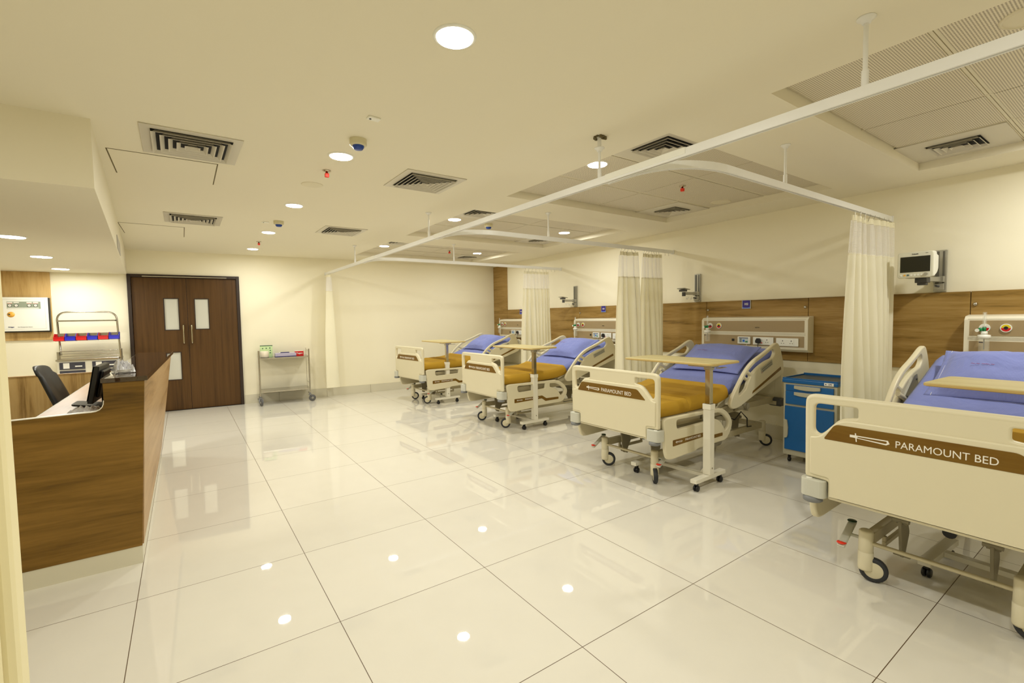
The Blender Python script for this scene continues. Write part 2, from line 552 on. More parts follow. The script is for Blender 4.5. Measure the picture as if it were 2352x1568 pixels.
# ================================================================== THE ROOM
H = 2.55
def hwx(y): return 5.6805 + 0.045 * y          # x of the bed-head wall at y
HW_R = -math.atan(0.045)
def fwy(x): return 7.05 - 0.075 * x             # y of the far wall at x
FW_R = -math.atan(0.075)
YB = -5.2                                       # back wall behind the camera
XL = -3.0

fl = MB(); fl.box(XL - 0.1, 6.3, YB - 0.1, 7.6, -0.1, 0)
structure('floor', fl, FLOOR)

def wall_seg(name, p0, p1, th, z0, z1, m, side):
    """vertical wall slab from p0 to p1; thickness goes to 'side' of the direction"""
    d = Vector((p1[0] - p0[0], p1[1] - p0[1])).normalized(); n = Vector((d.y, -d.x)) * side * th
    poly = [tuple(p0), tuple(p1), (p1[0] + n.x, p1[1] + n.y), (p0[0] + n.x, p0[1] + n.y)]
    return structure(name, MB().prism(poly, 'z', z0, z1), m)
structure('wall_right', MB().prism([(hwx(YB), YB), (hwx(7.4), 7.4), (hwx(7.4) + 0.15, 7.4), (hwx(YB) + 0.15, YB)], 'z', 0, 2.9), WALL)
# far wall around the door opening
DX0, DX1, DZ = -0.424, 1.062, 2.178
fwm = MB()
def fseg(mb, x0, x1, z0, z1, d0=0.0, d1=-0.15):
    mb.prism([(x0, fwy(x0) - d0), (x1, fwy(x1) - d0), (x1, fwy(x1) - d1), (x0, fwy(x0) - d1)], 'z', z0, z1)
fseg(fwm, XL, DX0, 0, 2.9); fseg(fwm, DX1, 6.1, 0, 2.9); fseg(fwm, DX0, DX1, DZ, 2.9)
structure('wall_far', fwm, WALL)
structure('wall_left', MB().box(XL - 0.15, XL, YB, 7.4, 0, 2.9), WALL)
structure('wall_back', MB().box(XL - 0.15, 6.3, YB - 0.15, YB, 0, 2.9), WALL)
# skirting
for nme, a, b in (('baseboard_far', DX1 + 0.01, 5.95), ('baseboard_far_left', XL, DX0 - 0.01)):
    mb = MB(); x = a
    cuts = [a] + [v for v in (1.6, 2.4, 3.2, 4.0, 4.8, 5.6) if a < v < b] + [b]
    for c0, c1 in zip(cuts, cuts[1:]):
        mb.prism([(c0 + 0.003, fwy(c0)), (c1 - 0.003, fwy(c1)), (c1 - 0.003, fwy(c1) - 0.012), (c0 + 0.003, fwy(c0) - 0.012)], 'z', 0, 0.155)
    structure(nme, mb, SKIRT)
mb = MB()
for k in range(-6, 8):
    y0, y1 = k * 0.8 + 0.003 + 0.2, (k + 1) * 0.8 + 0.2 - 0.003
    mb.prism([(hwx(y0), y0), (hwx(y1), y1), (hwx(y1) - 0.012, y1), (hwx(y0) - 0.012, y0)], 'z', 0, 0.155)
structure('baseboard_right', mb, SKIRT)

# ceiling with four recessed bays above the beds
BAYX = (2.775, 5.16)
BAYS = [(-2.78, -0.985), (-0.37, 1.42), (2.05, 3.83), (4.44, 6.14)]
cm = MB()
xs = [XL, BAYX[0], BAYX[1], 6.3]
ys = [YB] + [v for b in BAYS for v in b] + [7.5]
for i in range(3):
    for j in range(len(ys) - 1):
        if i == 1 and (ys[j], ys[j + 1]) in BAYS: continue
        cm.box(xs[i], xs[i + 1], ys[j], ys[j + 1], H, H + 0.25)
structure('ceiling', cm, CEIL)
for bi, (y0, y1) in enumerate(BAYS):
    lid = MB().box(BAYX[0] - 0.02, BAYX[1] + 0.02, y0 - 0.02, y1 + 0.02, H + 0.075, H + 0.1)
    bay = structure('ceiling_recess', lid, TGRID)
    dx = (BAYX[1] - BAYX[0]) / 4; dy = (y1 - y0) / 3
    plain = {0: [(3, 2), ], 1: [(0, 0), (3, 2)], 2: [(0, 0), (3, 2)], 3: [(0, 0), (3, 2)]}[bi]
    if bi == 0: plain = [(3, 2)]
    for a in range(4):
        for b in range(3):
            g = 0.005; h_ = 0.018
            t = MB().box(BAYX[0] + a * dx + g, BAYX[0] + (a + 1) * dx - g, y0 + b * dy + h_, y0 + (b + 1) * dy - h_, H + 0.064, H + 0.076)
            obj('ceiling_tile', t, TGRID if (a, b) in plain else PERF, bay)
    tg = MB()
    for a in range(1, 4):
        tg.box(BAYX[0] + a * dx - 0.0045, BAYX[0] + a * dx + 0.0045, y0, y1, H + 0.066, H + 0.078)
    for b in range(1, 3):
        tg.box(BAYX[0], BAYX[1], y0 + b * dy - 0.016, y0 + b * dy - 0.002, H + 0.067, H + 0.078).box(BAYX[0], BAYX[1], y0 + b * dy + 0.002, y0 + b * dy + 0.016, H + 0.067, H + 0.078)
    obj('tee_grid', tg, TGRID, bay)

# lowered ceiling over the nurse station
sf = MB().prism([(-0.118, 1.26), (-0.43, 7.2), (XL, 7.4), (XL, 1.26)], 'z', 2.172, H)
structure('ceiling_soffit', sf, CEIL)
# near door jamb at the left edge
structure('trim_1', MB().box(-0.35, 0.096, -1.54, -1.50, 0, H).box(-0.35, 0.086, -1.56, -1.54, 0, H), mat('jamb_paint', (228, 218, 176), 0.5), bevel=0.008)
structure('trim_2', MB().box(-3.0, -0.30, -1.60, -1.50, 0, H), WALL)

# wood wall panelling behind the beds
HWE = thing('wall_panelling', 'long band of brown wood laminate on the wall behind the beds', 'panelling')
def hpanel(y0, y1, z0, z1, th=0.018):
    g = 0.0025
    m = MB().prism([(hwx(y0 + g) - 0.0, y0 + g), (hwx(y1 - g), y1 - g), (hwx(y1 - g) - th, y1 - g), (hwx(y0 + g) - th, y0 + g)], 'z', z0, z1)
    return obj('panel_board', m, PANEL, HWE, bevel=0.001, seg=1)
SE = [-4.9, -3.7, -2.46, -1.234, 0.021, 1.23, 2.45, 3.68, 4.9, 6.02]
for a, b in zip(SE, SE[1:]):
    hpanel(a, b, 0.905, 1.578)
hpanel(6.02, 6.585, 0.905, 2.53)
for y, z in ((0.049, 1.48), (1.204, 1.472), (-1.264, 1.471), (3.66, 1.475), (2.48, 1.475)):
    kb = MB().lathe([(0.014, 0), (0.014, -0.012), (0.01, -0.016), (0.0, -0.016)], (0, 0, 0), 'x', 14)
    obj('fixing_stud', kb, STEEL, HWE, loc=(hwx(y) - 0.018, y, z))
# backing gap behind the boards
obj('backing_strip', MB().prism([(hwx(-4.9), -4.9), (hwx(6.0), 6.0), (hwx(6.0) - 0.006, 6.0), (hwx(-4.9) - 0.006, -4.9)], 'z', 0.91, 1.57), mat('joint_dark', (70, 34, 14), 0.6), HWE)

# panelling behind gas monitor, left of the door
pp = thing('wood_board', 'wooden board on the left wall behind the white gas control cabinet', 'panelling')
mb = MB(); fseg(mb, -2.6, -1.287, 1.2, 2.17, 0.0, 0.022)
obj('board_face', mb, PANELV, pp)

# ------------------------------------------------------------------ double door
door = tag(bpy.data.objects.new('door_1', None), kind='structure'); link(door)
door.location = (DX0, fwy(DX0), 0); door.rotation_euler = (0, 0, FW_R)
DW = (DX1 - DX0) / math.cos(FW_R)
fr = MB().box(0, 0.045, -0.03, 0.12, 0, DZ).box(DW - 0.045, DW, -0.03, 0.12, 0, DZ).box(0.045, DW - 0.045, -0.03, 0.12, DZ - 0.045, DZ)
obj('door_frame', fr, DOORF, door, bevel=0.003)
CJ = 0.322 - DX0
def leaf(x0, x1, holes):
    L = [[(x0, 0.006), (x1, 0.006), (x1, DZ - 0.048), (x0, DZ - 0.048)]]
    for h in holes: L.append([(h[0], h[2]), (h[1], h[2]), (h[1], h[3]), (h[0], h[3])])
    lf = obj('door_leaf', plate(L, 0.045, 0.001, 'y', 0), DOORW, door, loc=(0, 0.03, 0))
    for h in holes:
        rim = [(h[0] - 0.012, h[2] - 0.012), (h[1] + 0.012, h[2] - 0.012), (h[1] + 0.012, h[3] + 0.012), (h[0] - 0.012, h[3] + 0.012)]
        inn = [(h[0], h[2]), (h[1], h[2]), (h[1], h[3]), (h[0], h[3])]
        obj('vision_frame', plate([rim, inn], 0.054, 0.002, 'y', 0), DOORF, lf, loc=(0, 0, 0))
        obj('vision_pane', MB().box(h[0], h[1], -0.012, 0.012, h[2], h[3]), FROST, lf)
    return lf
v1 = (0.023 - DX0, 0.203 - DX0)
l1 = leaf(0.047, CJ - 0.002, [(v1[0], v1[1], 1.305, 1.798), (v1[0], v1[1], 0.50, 0.935)])
l2 = leaf(CJ + 0.002, DW - 0.047, [(0.428 - DX0, 0.61 - DX0, 1.31, 1.795)])
for lf, x in ((l1, 0.262 - DX0), (l2, 0.372 - DX0)):
    hp = [(x, -0.023, 1.388)] + [(x, -0.07 + 0.012 * (1 - math.cos(t)) * 0, 1.388) for t in (0,)]
    pts = [(x, -0.02, 1.375)] + bez((x, -0.055, 1.375), (x, -0.075, 1.375), (x, -0.075, 1.355), 5) + bez((x, -0.075, 1.10), (x, -0.075, 1.08), (x, -0.055, 1.08), 5) + [(x, -0.02, 1.08)]
    obj('door_handle', MB().tube(pts, 0.011, 10), CHROME, lf)
obj('door_closer_rail', MB().box(0.19, DW - 0.18, -0.045, -0.028, DZ - 0.04, DZ - 0.026), STEEL, door)
obj('threshold', MB().box(0.0, DW, -0.03, 0.05, 0, 0.006), BLACK, door)

# ================================================================== CEILING FITTINGS
def lamp_at(x, y, z, k, label, on=True, r=0.072):
    t = thing('downlight', label, 'ceiling light', (x, y, z), 0, 'round ceiling downlights')
    obj('trim_ring', MB().lathe([(r + 0.002, -0.001), (r + 0.004, -0.007), (r + 0.014, -0.004), (r + 0.015, 0.0)], n=36), WHITE if on else LAMPOFF, t)
    dm = MB(); dm.add([(r * 1.03 * math.cos(2 * PI * i / 36), r * 1.03 * math.sin(2 * PI * i / 36), -0.003) for i in range(36)], [tuple(range(36))])
    dm.lathe([(r * 1.03, -0.003), (r * 1.03, 0.0)], n=36)
    obj('diffuser', dm, LAMP if on else LAMPOFF, t)
    if on:
        ld = bpy.data.lights.new('downlight_lamp', 'AREA'); ld.shape = 'DISK'; ld.size = 2 * r
        ld.spread = math.radians(178); ld.energy = LAMP_W * k; ld.color = LAMP_COL
        lo = bpy.data.objects.new('downlight_lamp', ld); lo.location = (0, 0, -0.009); link(lo, t)
        lo.visible_camera = True
    return t
CB = H + 0.064
ords = ['first', 'second', 'third', 'fourth', 'fifth']
for i, y in enumerate((-0.52, 1.128, 2.79, 4.469, 6.114)):
    lb = ['lit round downlight nearest the camera, largest in the picture', 'lit round downlight beside the blue tipped detector',
          'lit round downlight between the two big left hand air vents', 'lit round downlight beside the smaller far smoke detector',
          'lit round downlight nearest the double doors'][i]
    lamp_at(1.193, y, H, (1.02, .95, .95, .92, .76)[i], lb)
lamp_at(2.972, 0.44, CB, 0.9, 'lit round downlight behind the drip rod with broken ceiling plate')
lamp_at(2.99, 2.84, CB, 1.0, 'lit round downlight in the third recess, aisle side of the rail')
lamp_at(2.99, 5.25, CB, 1.0, 'lit round downlight in the last recess, aisle side of the rail')
lamp_at(4.75, 2.84, CB, 1.0, 'lit round downlight in the third recess, wall side above the curtain rail')
lamp_at(4.76, 5.27, CB, 1.0, 'lit round downlight in the last recess, wall side')
lamp_at(5.0, 0.62, CB, 1, 'unlit round downlight in the recess above the bed of sign 102', False, 0.085)
lamp_at(3.12, -1.85, CB, 1, 'unlit round downlight cut by the upper right picture edge', False, 0.085)
# lamps behind the camera, outside the frame but in the same rows
for x, y, k in ((1.193, -2.18, 1.0), (1.193, -3.84, 1.0), (4.75, -2.0, 1.35), (4.75, -4.2, 0.8), (-1.2, -0.2, 0.5)):
    tag(lamp_at(x, y, H if x < 2 else (CB if -2.78 < y < -0.985 else H), k, 'round downlight behind the camera'), group='downlights behind the camera')
for i, (x, y) in enumerate(((-0.906, 3.483), (-0.994, 5.012), (-1.07, 6.492))):
    lamp_at(x, y, 2.172, 0.95, ['left lowered ceiling downlight, largest of the three', 'middle downlight of three in the lowered ceiling', 'lowered ceiling downlight closest to the far wall'][i], True, 0.085)

def diffuser(x, y, z, sx, sy, core, n, label, rz=0):
    t = thing('air_vent', label, 'air vent', (x, y, z), rz, 'square ceiling air vents')
    hx, hy = sx / 2, sy / 2
    cx, cy = hx * core, hy * core
    L = [[(-hx, -hy), (hx, -hy), (hx, hy), (-hx, hy)], [(-cx, -cy), (cx, -cy), (cx, cy), (-cx, cy)]]
    obj('vent_frame', plate(L, 0.008, 0.002, 'z'), VENTW, t, loc=(0, 0, -0.003))
    obj('duct_shade', MB().box(-cx, cx, -cy, cy, -0.001, 0.0), VENTD, t)  # flat sheet at ceiling level, shade of the duct's depth painted in its colour
    lv = MB()
    def ring(a0, z0, a1, z1):
        A = [(-a0 * cx, -a0 * cy, z0), (a0 * cx, -a0 * cy, z0), (a0 * cx, a0 * cy, z0), (-a0 * cx, a0 * cy, z0)]
        B = [(-a1 * cx, -a1 * cy, z1), (a1 * cx, -a1 * cy, z1), (a1 * cx, a1 * cy, z1), (-a1 * cx, a1 * cy, z1)]
        lv.add(A + B, [(i, (i + 1) % 4, 4 + (i + 1) % 4, 4 + i) for i in range(4)])
    st = 1.0 / n
    for k in range(n):
        a = 1.0 - k * st
        ring(a - 0.03, -0.022, a - st * 0.55, -0.003)
        ring(a, -0.0225, a - 0.03, -0.022)
    obj('vent_louvres', lv, VENTW, t)
    return t
diffuser(0.35, 1.44, H, 0.52, 0.55, 0.8, 5, 'big air vent at upper left, beside a hatch outline', 0.01)
diffuser(0.395, 4.02, H, 0.52, 0.56, 0.8, 6, 'smaller looking air vent between the two ceiling hatches')
diffuser(1.94, 1.40, H, 0.51, 0.52, 0.78, 6, 'square air vent right of the round speaker grille')
diffuser(1.95, 3.93, H, 0.51, 0.52, 0.78, 6, 'square air vent above the far curtain on the end wall')
diffuser(3.10, -0.08, CB, 0.58, 0.58, 0.55, 4, 'air vent behind the near curtain rail junction')
diffuser(4.88, 1.14, CB, 0.58, 0.58, 0.5, 4, 'air vent below the unlit downlight in second recess')
diffuser(4.87, -1.27, CB, 0.58, 0.58, 0.5, 4, 'air vent in the grooved recess at upper right')
diffuser(3.09, 2.36, CB, 0.58, 0.58, 0.55, 4, 'air vent above the rail in the third recess, aisle side')
diffuser(4.88, 3.54, CB, 0.58, 0.58, 0.5, 4, 'air vent behind the middle curtain rail arm')
diffuser(3.09, 4.75, CB, 0.58, 0.58, 0.55, 4, 'thin looking air vent in the last recess, aisle side')
diffuser(4.88, 5.85, CB, 0.58, 0.58, 0.5, 4, 'air vent in the last recess near the wood pillar')

def hatch(x0, x1, y0, y1, label):
    t = thing('ceiling_hatch', label, 'access hatch', ((x0 + x1) / 2, (y0 + y1) / 2, H), 0.0)
    hx, hy = (x1 - x0) / 2, (y1 - y0) / 2
    obj('hatch_panel', MB().box(-hx, hx, -hy, hy, -0.003, 0), CEIL, t)
    L = [[(-hx - .008, -hy - .005), (hx + .008, -hy - .005), (hx + .008, hy + .005), (-hx - .008, hy + .005)], [(-hx, -hy), (hx, -hy), (hx, hy), (-hx, hy)]]
    obj('hatch_gap', plate(L, 0.002, 0.0002, 'z', 0), mat('gap_shadow', (110, 98, 66), 0.8), t, loc=(0, 0, -0.0008))
hatch(-0.10, 0.50, 1.775, 2.375, 'square ceiling hatch outline beside the big air vent')
hatch(-0.29, 0.31, 4.62, 5.38, 'second ceiling hatch outline nearer the double doors')

def smoke(x, y, z, label, tipz=0.05):
    t = thing('smoke_detector', label, 'smoke detector', (x, y, z), 0, 'ceiling smoke detectors')
    obj('detector_base', MB().lathe([(0.052, 0), (0.052, -0.035), (0.046, -0.04), (0.0, -0.04)], n=28), DETCREAM, t)
    obj('detector_cap', MB().lathe([(0.036, -0.04), (0.034, -0.05), (0.026, -0.062), (0, -0.064)], n=28), DETBLUE, t)
smoke(1.2, 0.77, H, 'near smoke detector with blue cap beside a bright downlight')
smoke(1.19, 3.68, H, 'far smoke detector with blue cap above the aisle')
smoke(3.50, 2.88, CB, 'smoke detector in the third recess above the curved rail')
def sprinkler(x, y, z, label):
    t = thing('sprinkler', label, 'sprinkler', (x, y, z), 0, 'fire sprinklers with red caps')
    obj('escutcheon', MB().lathe([(0.0, 0), (0.03, -0.001), (0.03, -0.004), (0.012, -0.006), (0.009, -0.02), (0, -0.02)], n=20), CHROME, t)
    obj('cap', MB().box(-0.014, 0.014, -0.014, 0.014, -0.05, -0.022), REDO, t, bevel=0.003)
sprinkler(1.19, 1.51, H, 'red capped sprinkler between the speaker grille and the second downlight')
sprinkler(1.185, 5.33, H, 'red capped sprinkler nearest the double doors')
sprinkler(4.10, 0.46, CB, 'red capped sprinkler in the recess of bed 102')
sprinkler(4.16, 5.22, CB, 'red capped sprinkler in the last recess by the drip rod')
spk = thing('speaker_grille', 'flat round speaker grille in the ceiling near a sprinkler', 'speaker', (1.182, 1.96, H))
obj('grille', MB().lathe([(0.0, -0.004), (0.078, -0.004), (0.085, -0.002), (0.085, 0)], n=36), LAMPOFF, spk)
for x, y, lb in ((1.176, 0.405, 'small white sensor plate with a lens beyond the nearest downlight'), (1.07, 3.79, 'tiny sensor plate beside the far smoke detector')):
    sn = thing('ceiling_sensor', lb, 'sensor', (x, y, H), 0.1)
    obj('sensor_plate', MB().box(-0.035, 0.035, -0.022, 0.022, -0.01, 0), WHITE, sn, bevel=0.003)
    obj('sensor_lens', MB().disc_cyl((-0.02, 0, -0.013), 0.006, 0.004), BLACK, sn)
vg = thing('soffit_grille', 'small grey grille plate on the side of the lowered ceiling', 'grille')
sxy = lambda y: -0.118 - 0.312 * (y - 1.26) / 5.94
mb = MB().prism([(sxy(4.0), 4.0), (sxy(4.75), 4.75), (sxy(4.75) + 0.006, 4.75), (sxy(4.0) + 0.006, 4.0)], 'z', 2.19, 2.32)
obj('grille_face', mb, mat('grille_grey', (176, 172, 166), 0.4), vg)

# ------------------------------------------------------------------ curtain rails
TZ0, TZ1 = 2.25, 2.293
TX = 2.45
def track_prof(path, name, parent):
    """channel section swept along a horizontal path"""
    mb = MB(); pts = [Vector(p) for p in path]; n = len(pts)
    prof = [(-0.014, TZ0), (-0.014, TZ1), (0.014, TZ1), (0.014, TZ0), (0.005, TZ0), (0.005, TZ0 + 0.012), (-0.005, TZ0 + 0.012), (-0.005, TZ0)]
    m = len(prof); vs = []
    for i, p in enumerate(pts):
        a = pts[max(i - 1, 0)]; b = pts[min(i + 1, n - 1)]
        t = (b - a).normalized(); s_ = Vector((t.y, -t.x, 0))
        for u, z in prof: vs.append((p.x + s_.x * u, p.y + s_.y * u, z))
    fs = [(i * m + k, i * m + (k + 1) % m, (i + 1) * m + (k + 1) % m, (i + 1) * m + k) for i in range(n - 1) for k in range(m)]
    fs += [tuple(range(m)), tuple(range((n - 1) * m, n * m))]
    mb.add(vs, fs)
    return obj(name, mb, RAILM, parent)
rail = thing('curtain_rail', 'long white cubicle curtain rail hung below the ceiling with arms to the wall', 'curtain rail')
track_prof([(TX, -4.8, 0), (TX, 6.86, 0)], 'main_track', rail)
ARMS = [(-0.67, 5.60), (1.76, 5.70), (4.20, 5.80)]
for ay, ax in ARMS:
    R0 = 0.42
    pth = bez((TX + 0.028, ay + R0, 0), (TX + 0.03, ay + 0.03, 0), (TX + R0 + 0.02, ay, 0), 14)
    pth = [(TX + 0.028, ay + R0 + 0.12, 0)] + [tuple(p) for p in pth] + [(hwx(ay) - 0.004, ay, 0)]
    track_prof(pth, 'track_arm', rail)
    obj('junction_plate', MB().box(TX - 0.018, TX + 0.018, ay - 0.05, ay + 0.52, TZ0 + 0.012, TZ1 + 0.004), WHITE, rail, bevel=0.004)
    obj('wall_bracket', MB().box(hwx(ay) - 0.02, hwx(ay), ay - 0.022, ay + 0.022, TZ0 - 0.006, TZ1 + 0.006), RAILM, rail, bevel=0.003)
obj('wall_bracket', MB().box(TX - 0.02, TX + 0.02, 6.85, fwy(TX), TZ0 - 0.004, TZ1 + 0.004), RAILM, rail)
RODS = [(TX, -1.5, 0), (TX, -0.09, 1), (TX, 2.42, 0), (TX, 5.05, 0), (3.62, -0.67, 0), (3.56, 1.76, 0), (3.70, 4.2, 0)]
for x, y, broken in RODS:
    rd = MB().tube([(x, y, TZ1), (x, y, H)], 0.0085, 10)
    rd.tube([(x, y, TZ1), (x, y, TZ1 + 0.06)], 0.0125, 10)
    zc = H - (0.07 if broken else 0.0)
    if broken: rd.tube([(x, y, H - 0.07), (x, y, H)], 0.0125, 10)
    r = obj('drop_rod', rd, RAILM, rail)
    obj('ceiling_rose', MB().lathe([(0.0, zc), (0.032, zc), (0.032, zc - 0.004), (0.02, zc - 0.01), (0.014, zc - 0.022), (0.0, zc - 0.022)], (x, y, 0), n=24), RAILM, r)
    if broken:
        fm = MB()
        for k in range(9):
            a = k * 2 * PI / 9; q = 0.028 + 0.014 * random.random()
            fm.box(x + q * math.cos(a) - 0.008, x + q * math.cos(a) + 0.008, y + q * math.sin(a) - 0.006, y + q * math.sin(a) + 0.006, H - 0.006 - 0.014 * random.random(), H - 0.0005)
        obj('chipped_plaster', fm, mat('broken_plaster', (104, 94, 62), 0.9), r)

# ------------------------------------------------------------------ curtains
def curtain(label, path0, path1, nf, amp, ztop, znet, zbot, spread=1.15, hooks=8, seed=1, dirv=None, amp2=1.6, extra_hooks=()):
    rn = random.Random(seed)
    t = thing('curtain', label, 'curtain', ((path0[0] + path1[0]) / 2, (path0[1] + path1[1]) / 2, 0), 0, 'cubicle curtains')
    c = Vector(((path0[0] + path1[0]) / 2, (path0[1] + path1[1]) / 2, 0))
    a = Vector((path0[0], path0[1], 0)) - c; b = Vector((path1[0], path1[1], 0)) - c
    d = (b - a); L = d.length; d.normalize(); n = Vector((-d.y, d.x, 0))
    ph = [rn.uniform(0.75, 1.3) for _ in range(nf)]; tot = sum(ph); cum = [0]
    for p in ph: cum.append(cum[-1] + p / tot)
    am = [rn.uniform(0.6, 1.25) for _ in range(nf + 1)]
    N = nf * 14
    def pt(u, z):
        k = 0
        while k < nf - 1 and u > cum[k + 1]: k += 1
        lu = (u - cum[k]) / (cum[k + 1] - cum[k])
        q = (ztop - z) / (ztop - zbot)
        wgt = 0.55 + (amp2 - 0.55) * q ** 0.7
        A = amp * wgt * (am[k] * (1 - lu) + am[k + 1] * lu)
        w_ = math.sin(2 * PI * (lu + 0.12 * math.sin(3 * q + k)))
        sharp = w_ * (1 - 0.25 * w_ * w_) * 1.25
        s_ = 1 + (spread - 1) * q
        along = (u - 0.5) * L * s_ + 0.25 * A * math.cos(2 * PI * lu)
        off = A * sharp + 0.02 * math.sin(5 * u + 2.5 * q)
        return d * along + n * off + Vector((0, 0, z))
    def panel(name, z0, z1, rows, m):
        mb = MB(); vs = []; uv = []; ln = 0; prev = None
        for i in range(N + 1):
            p0 = pt(i / N, (z0 + z1) / 2)
            if prev is not None: ln += (p0 - prev).length
            prev = p0
            for j in range(rows + 1):
                z = z0 + (z1 - z0) * j / rows
                vs.append(pt(i / N, z)); uv.append((ln, z))
        fs = [(i * (rows + 1) + j, (i + 1) * (rows + 1) + j, (i + 1) * (rows + 1) + j + 1, i * (rows + 1) + j + 1) for i in range(N) for j in range(rows)]
        mb.add(vs, fs, True); mb.uv = uv
        return obj(name, mb, m, t)
    panel('curtain_cloth', znet, zbot, 24, CCLOTH)
    panel('net_panel', ztop - 0.045, znet, 6, CNET)
    panel('heading_tape', ztop, ztop - 0.045, 1, mat('heading_tape', (240, 234, 206), 0.8))
    panel('net_hem', znet + 0.012, znet - 0.006, 1, mat('heading_tape', (240, 234, 206), 0.8))
    hk = []
    for i in range(hooks):
        u = (i + 0.5) / hooks
        p = d * ((u - 0.5) * L)
        q = pt(u, ztop - 0.02)
        h = MB().tube([(p.x, p.y, TZ0 + 0.004), (p.x, p.y, TZ0 - 0.012), (q.x * 0.6 + p.x * 0.4, q.y * 0.6 + p.y * 0.4, TZ0 - 0.03), (q.x, q.y, ztop - 0.022)], 0.002, 6)
        obj('curtain_hook', h, STEEL, t)
    for e in extra_hooks:
        p = Vector((e[0], e[1], 0)) - c
        h = MB().tube([(p.x, p.y, TZ0 + 0.004), (p.x, p.y, TZ0 - 0.015), (p.x + 0.005, p.y, TZ0 - 0.032), (p.x - 0.004, p.y, TZ0 - 0.036)], 0.002, 6)
        obj('curtain_hook', h, STEEL, t)
    return t
curtain('large gathered cream curtain beside the blue cabinet', (4.74, -0.68), (5.55, -0.70), 8, 0.035, 2.215, 1.895, 0.33, 1.12, 8, 3)
curtain('aisle side bunch of the cream curtains between beds 102 and 103', (4.70, 1.76), (5.00, 1.76), 4, 0.045, 2.215, 1.895, 0.3, 1.35, 5, 11)
curtain('wall side bunch of the cream curtains between beds 102 and 103', (5.12, 1.75), (5.46, 1.75), 6, 0.038, 2.215, 1.895, 0.3, 1.38, 7, 12, extra_hooks=((5.58, 1.76), (5.66, 1.76)))
curtain('farthest wall side cream curtain, between the two far beds', (5.03, 4.2), (5.56, 4.2), 8, 0.035, 2.205, 1.90, 0.3, 1.28, 7, 23, extra_hooks=((5.64, 4.2), (5.72, 4.2)))
curtain('narrow cream curtain hanging alone against the end wall', (2.445, 6.50), (2.46, 6.84), 3, 0.10, 2.235, 1.93, 0.2, 1.0, 4, 31, amp2=1.35)

# ================================================================== HOSPITAL BED (local: x 0 = foot board, +x toward head, y across)
SLOPE = math.atan(0.354)
def sweep(path, hw_, th, r, m, name, parent, fn=None, ny=26, rnd_end=True, uvs=False):
    """soft slab: path = (x, ztop) points, half width, thickness, edge radius"""
    sec = []
    def cs(hw__, th_):
        pts = []
        for k in range(ny + 1):
            y = -hw__ + 2 * hw__ * k / ny
            e = min(1, (hw__ - abs(y)) / r)
            pts.append((y, -r * (1 - math.sqrt(max(0, 1 - (1 - e) ** 2)))))
        bot = [(hw__, -th_ + 0.01), (hw__ - 0.02, -th_), (-hw__ + 0.02, -th_), (-hw__, -th_ + 0.01)]
        return pts + bot
    vs = []; n = len(path); mlen = None
    for i, (x, z) in enumerate(path):
        a = path[max(i - 1, 0)]; b = path[min(i + 1, n - 1)]
        tx, tz = b[0] - a[0], b[1] - a[1]; l = math.hypot(tx, tz); nx, nz = -tz / l, tx / l
        k = 0.0
        if rnd_end:
            e = min(i, n - 1 - i)
            k = {0: 0.022, 1: 0.006}.get(e, 0)
        c = cs(hw_ - k * 0.5, th)
        mlen = len(c)
        for (y, d) in c:
            top = d > -th * 0.6
            dd = d - (k if top else -k * 0.3)
            if fn: dd += fn(x, y, top)
            vs.append((x + nx * dd, y, z + nz * dd))
    fs = [(i * mlen + k, i * mlen + (k + 1) % mlen, (i + 1) * mlen + (k + 1) % mlen, (i + 1) * mlen + k) for i in range(n - 1) for k in range(mlen)]
    fs += [tuple(range(mlen))[::-1], tuple(range((n - 1) * mlen, n * mlen))]
    mb = MB(); mb.add(vs, fs, True)
    return obj(name, mb, m, parent)

ZT = 0.688      # top of the mattress
def mpath(x0, x1, step=0.035, off=0.0):
    out = []; x = x0
    n = max(2, int((x1 - x0) / step))
    for i in range(n + 1):
        x = x0 + (x1 - x0) * i / n
        t = x - 0.95
        z = ZT + off + (0.354 * (math.sqrt(t * t + 0.02) + t) / 2 - 0.0)
        out.append((x, z))
    return out

def logo(parent, size, loc, face, m):
    """thin sword-shaped mark in front of the lettering"""
    s = size
    mb = MB()
    out = [(-1.0, .10), (-.72, .10), (.92, .10), (1.0, -.04), (.84, -.12), (-.80, -.02), (-1.0, -.02)]
    inn = [(-.60, .05), (.84, .05), (.88, -.01), (.80, -.06), (-.60, .0)]
    me = plate([[(a * s, b * s * 1.3) for a, b in out], [(a * s, b * s * 1.3) for a, b in inn], ], 0.0012, 0.0001, 'z', 0)
    me2 = plate([[(-.74 * s, .26 * s), (-.68 * s, .26 * s), (-.62 * s, -.26 * s), (-.68 * s, -.26 * s)]], 0.0012, 0.0001, 'z', 0)
    bm = bmesh.new(); bm.from_mesh(me); bm.from_mesh(me2); bm.to_mesh(me); bm.free()
    me.transform(FACE[face].to_4x4())
    me.materials.clear(); me.materials.append(m)
    o = bpy.data.objects.new('logo', me); o.location = loc
    return link(o, parent)

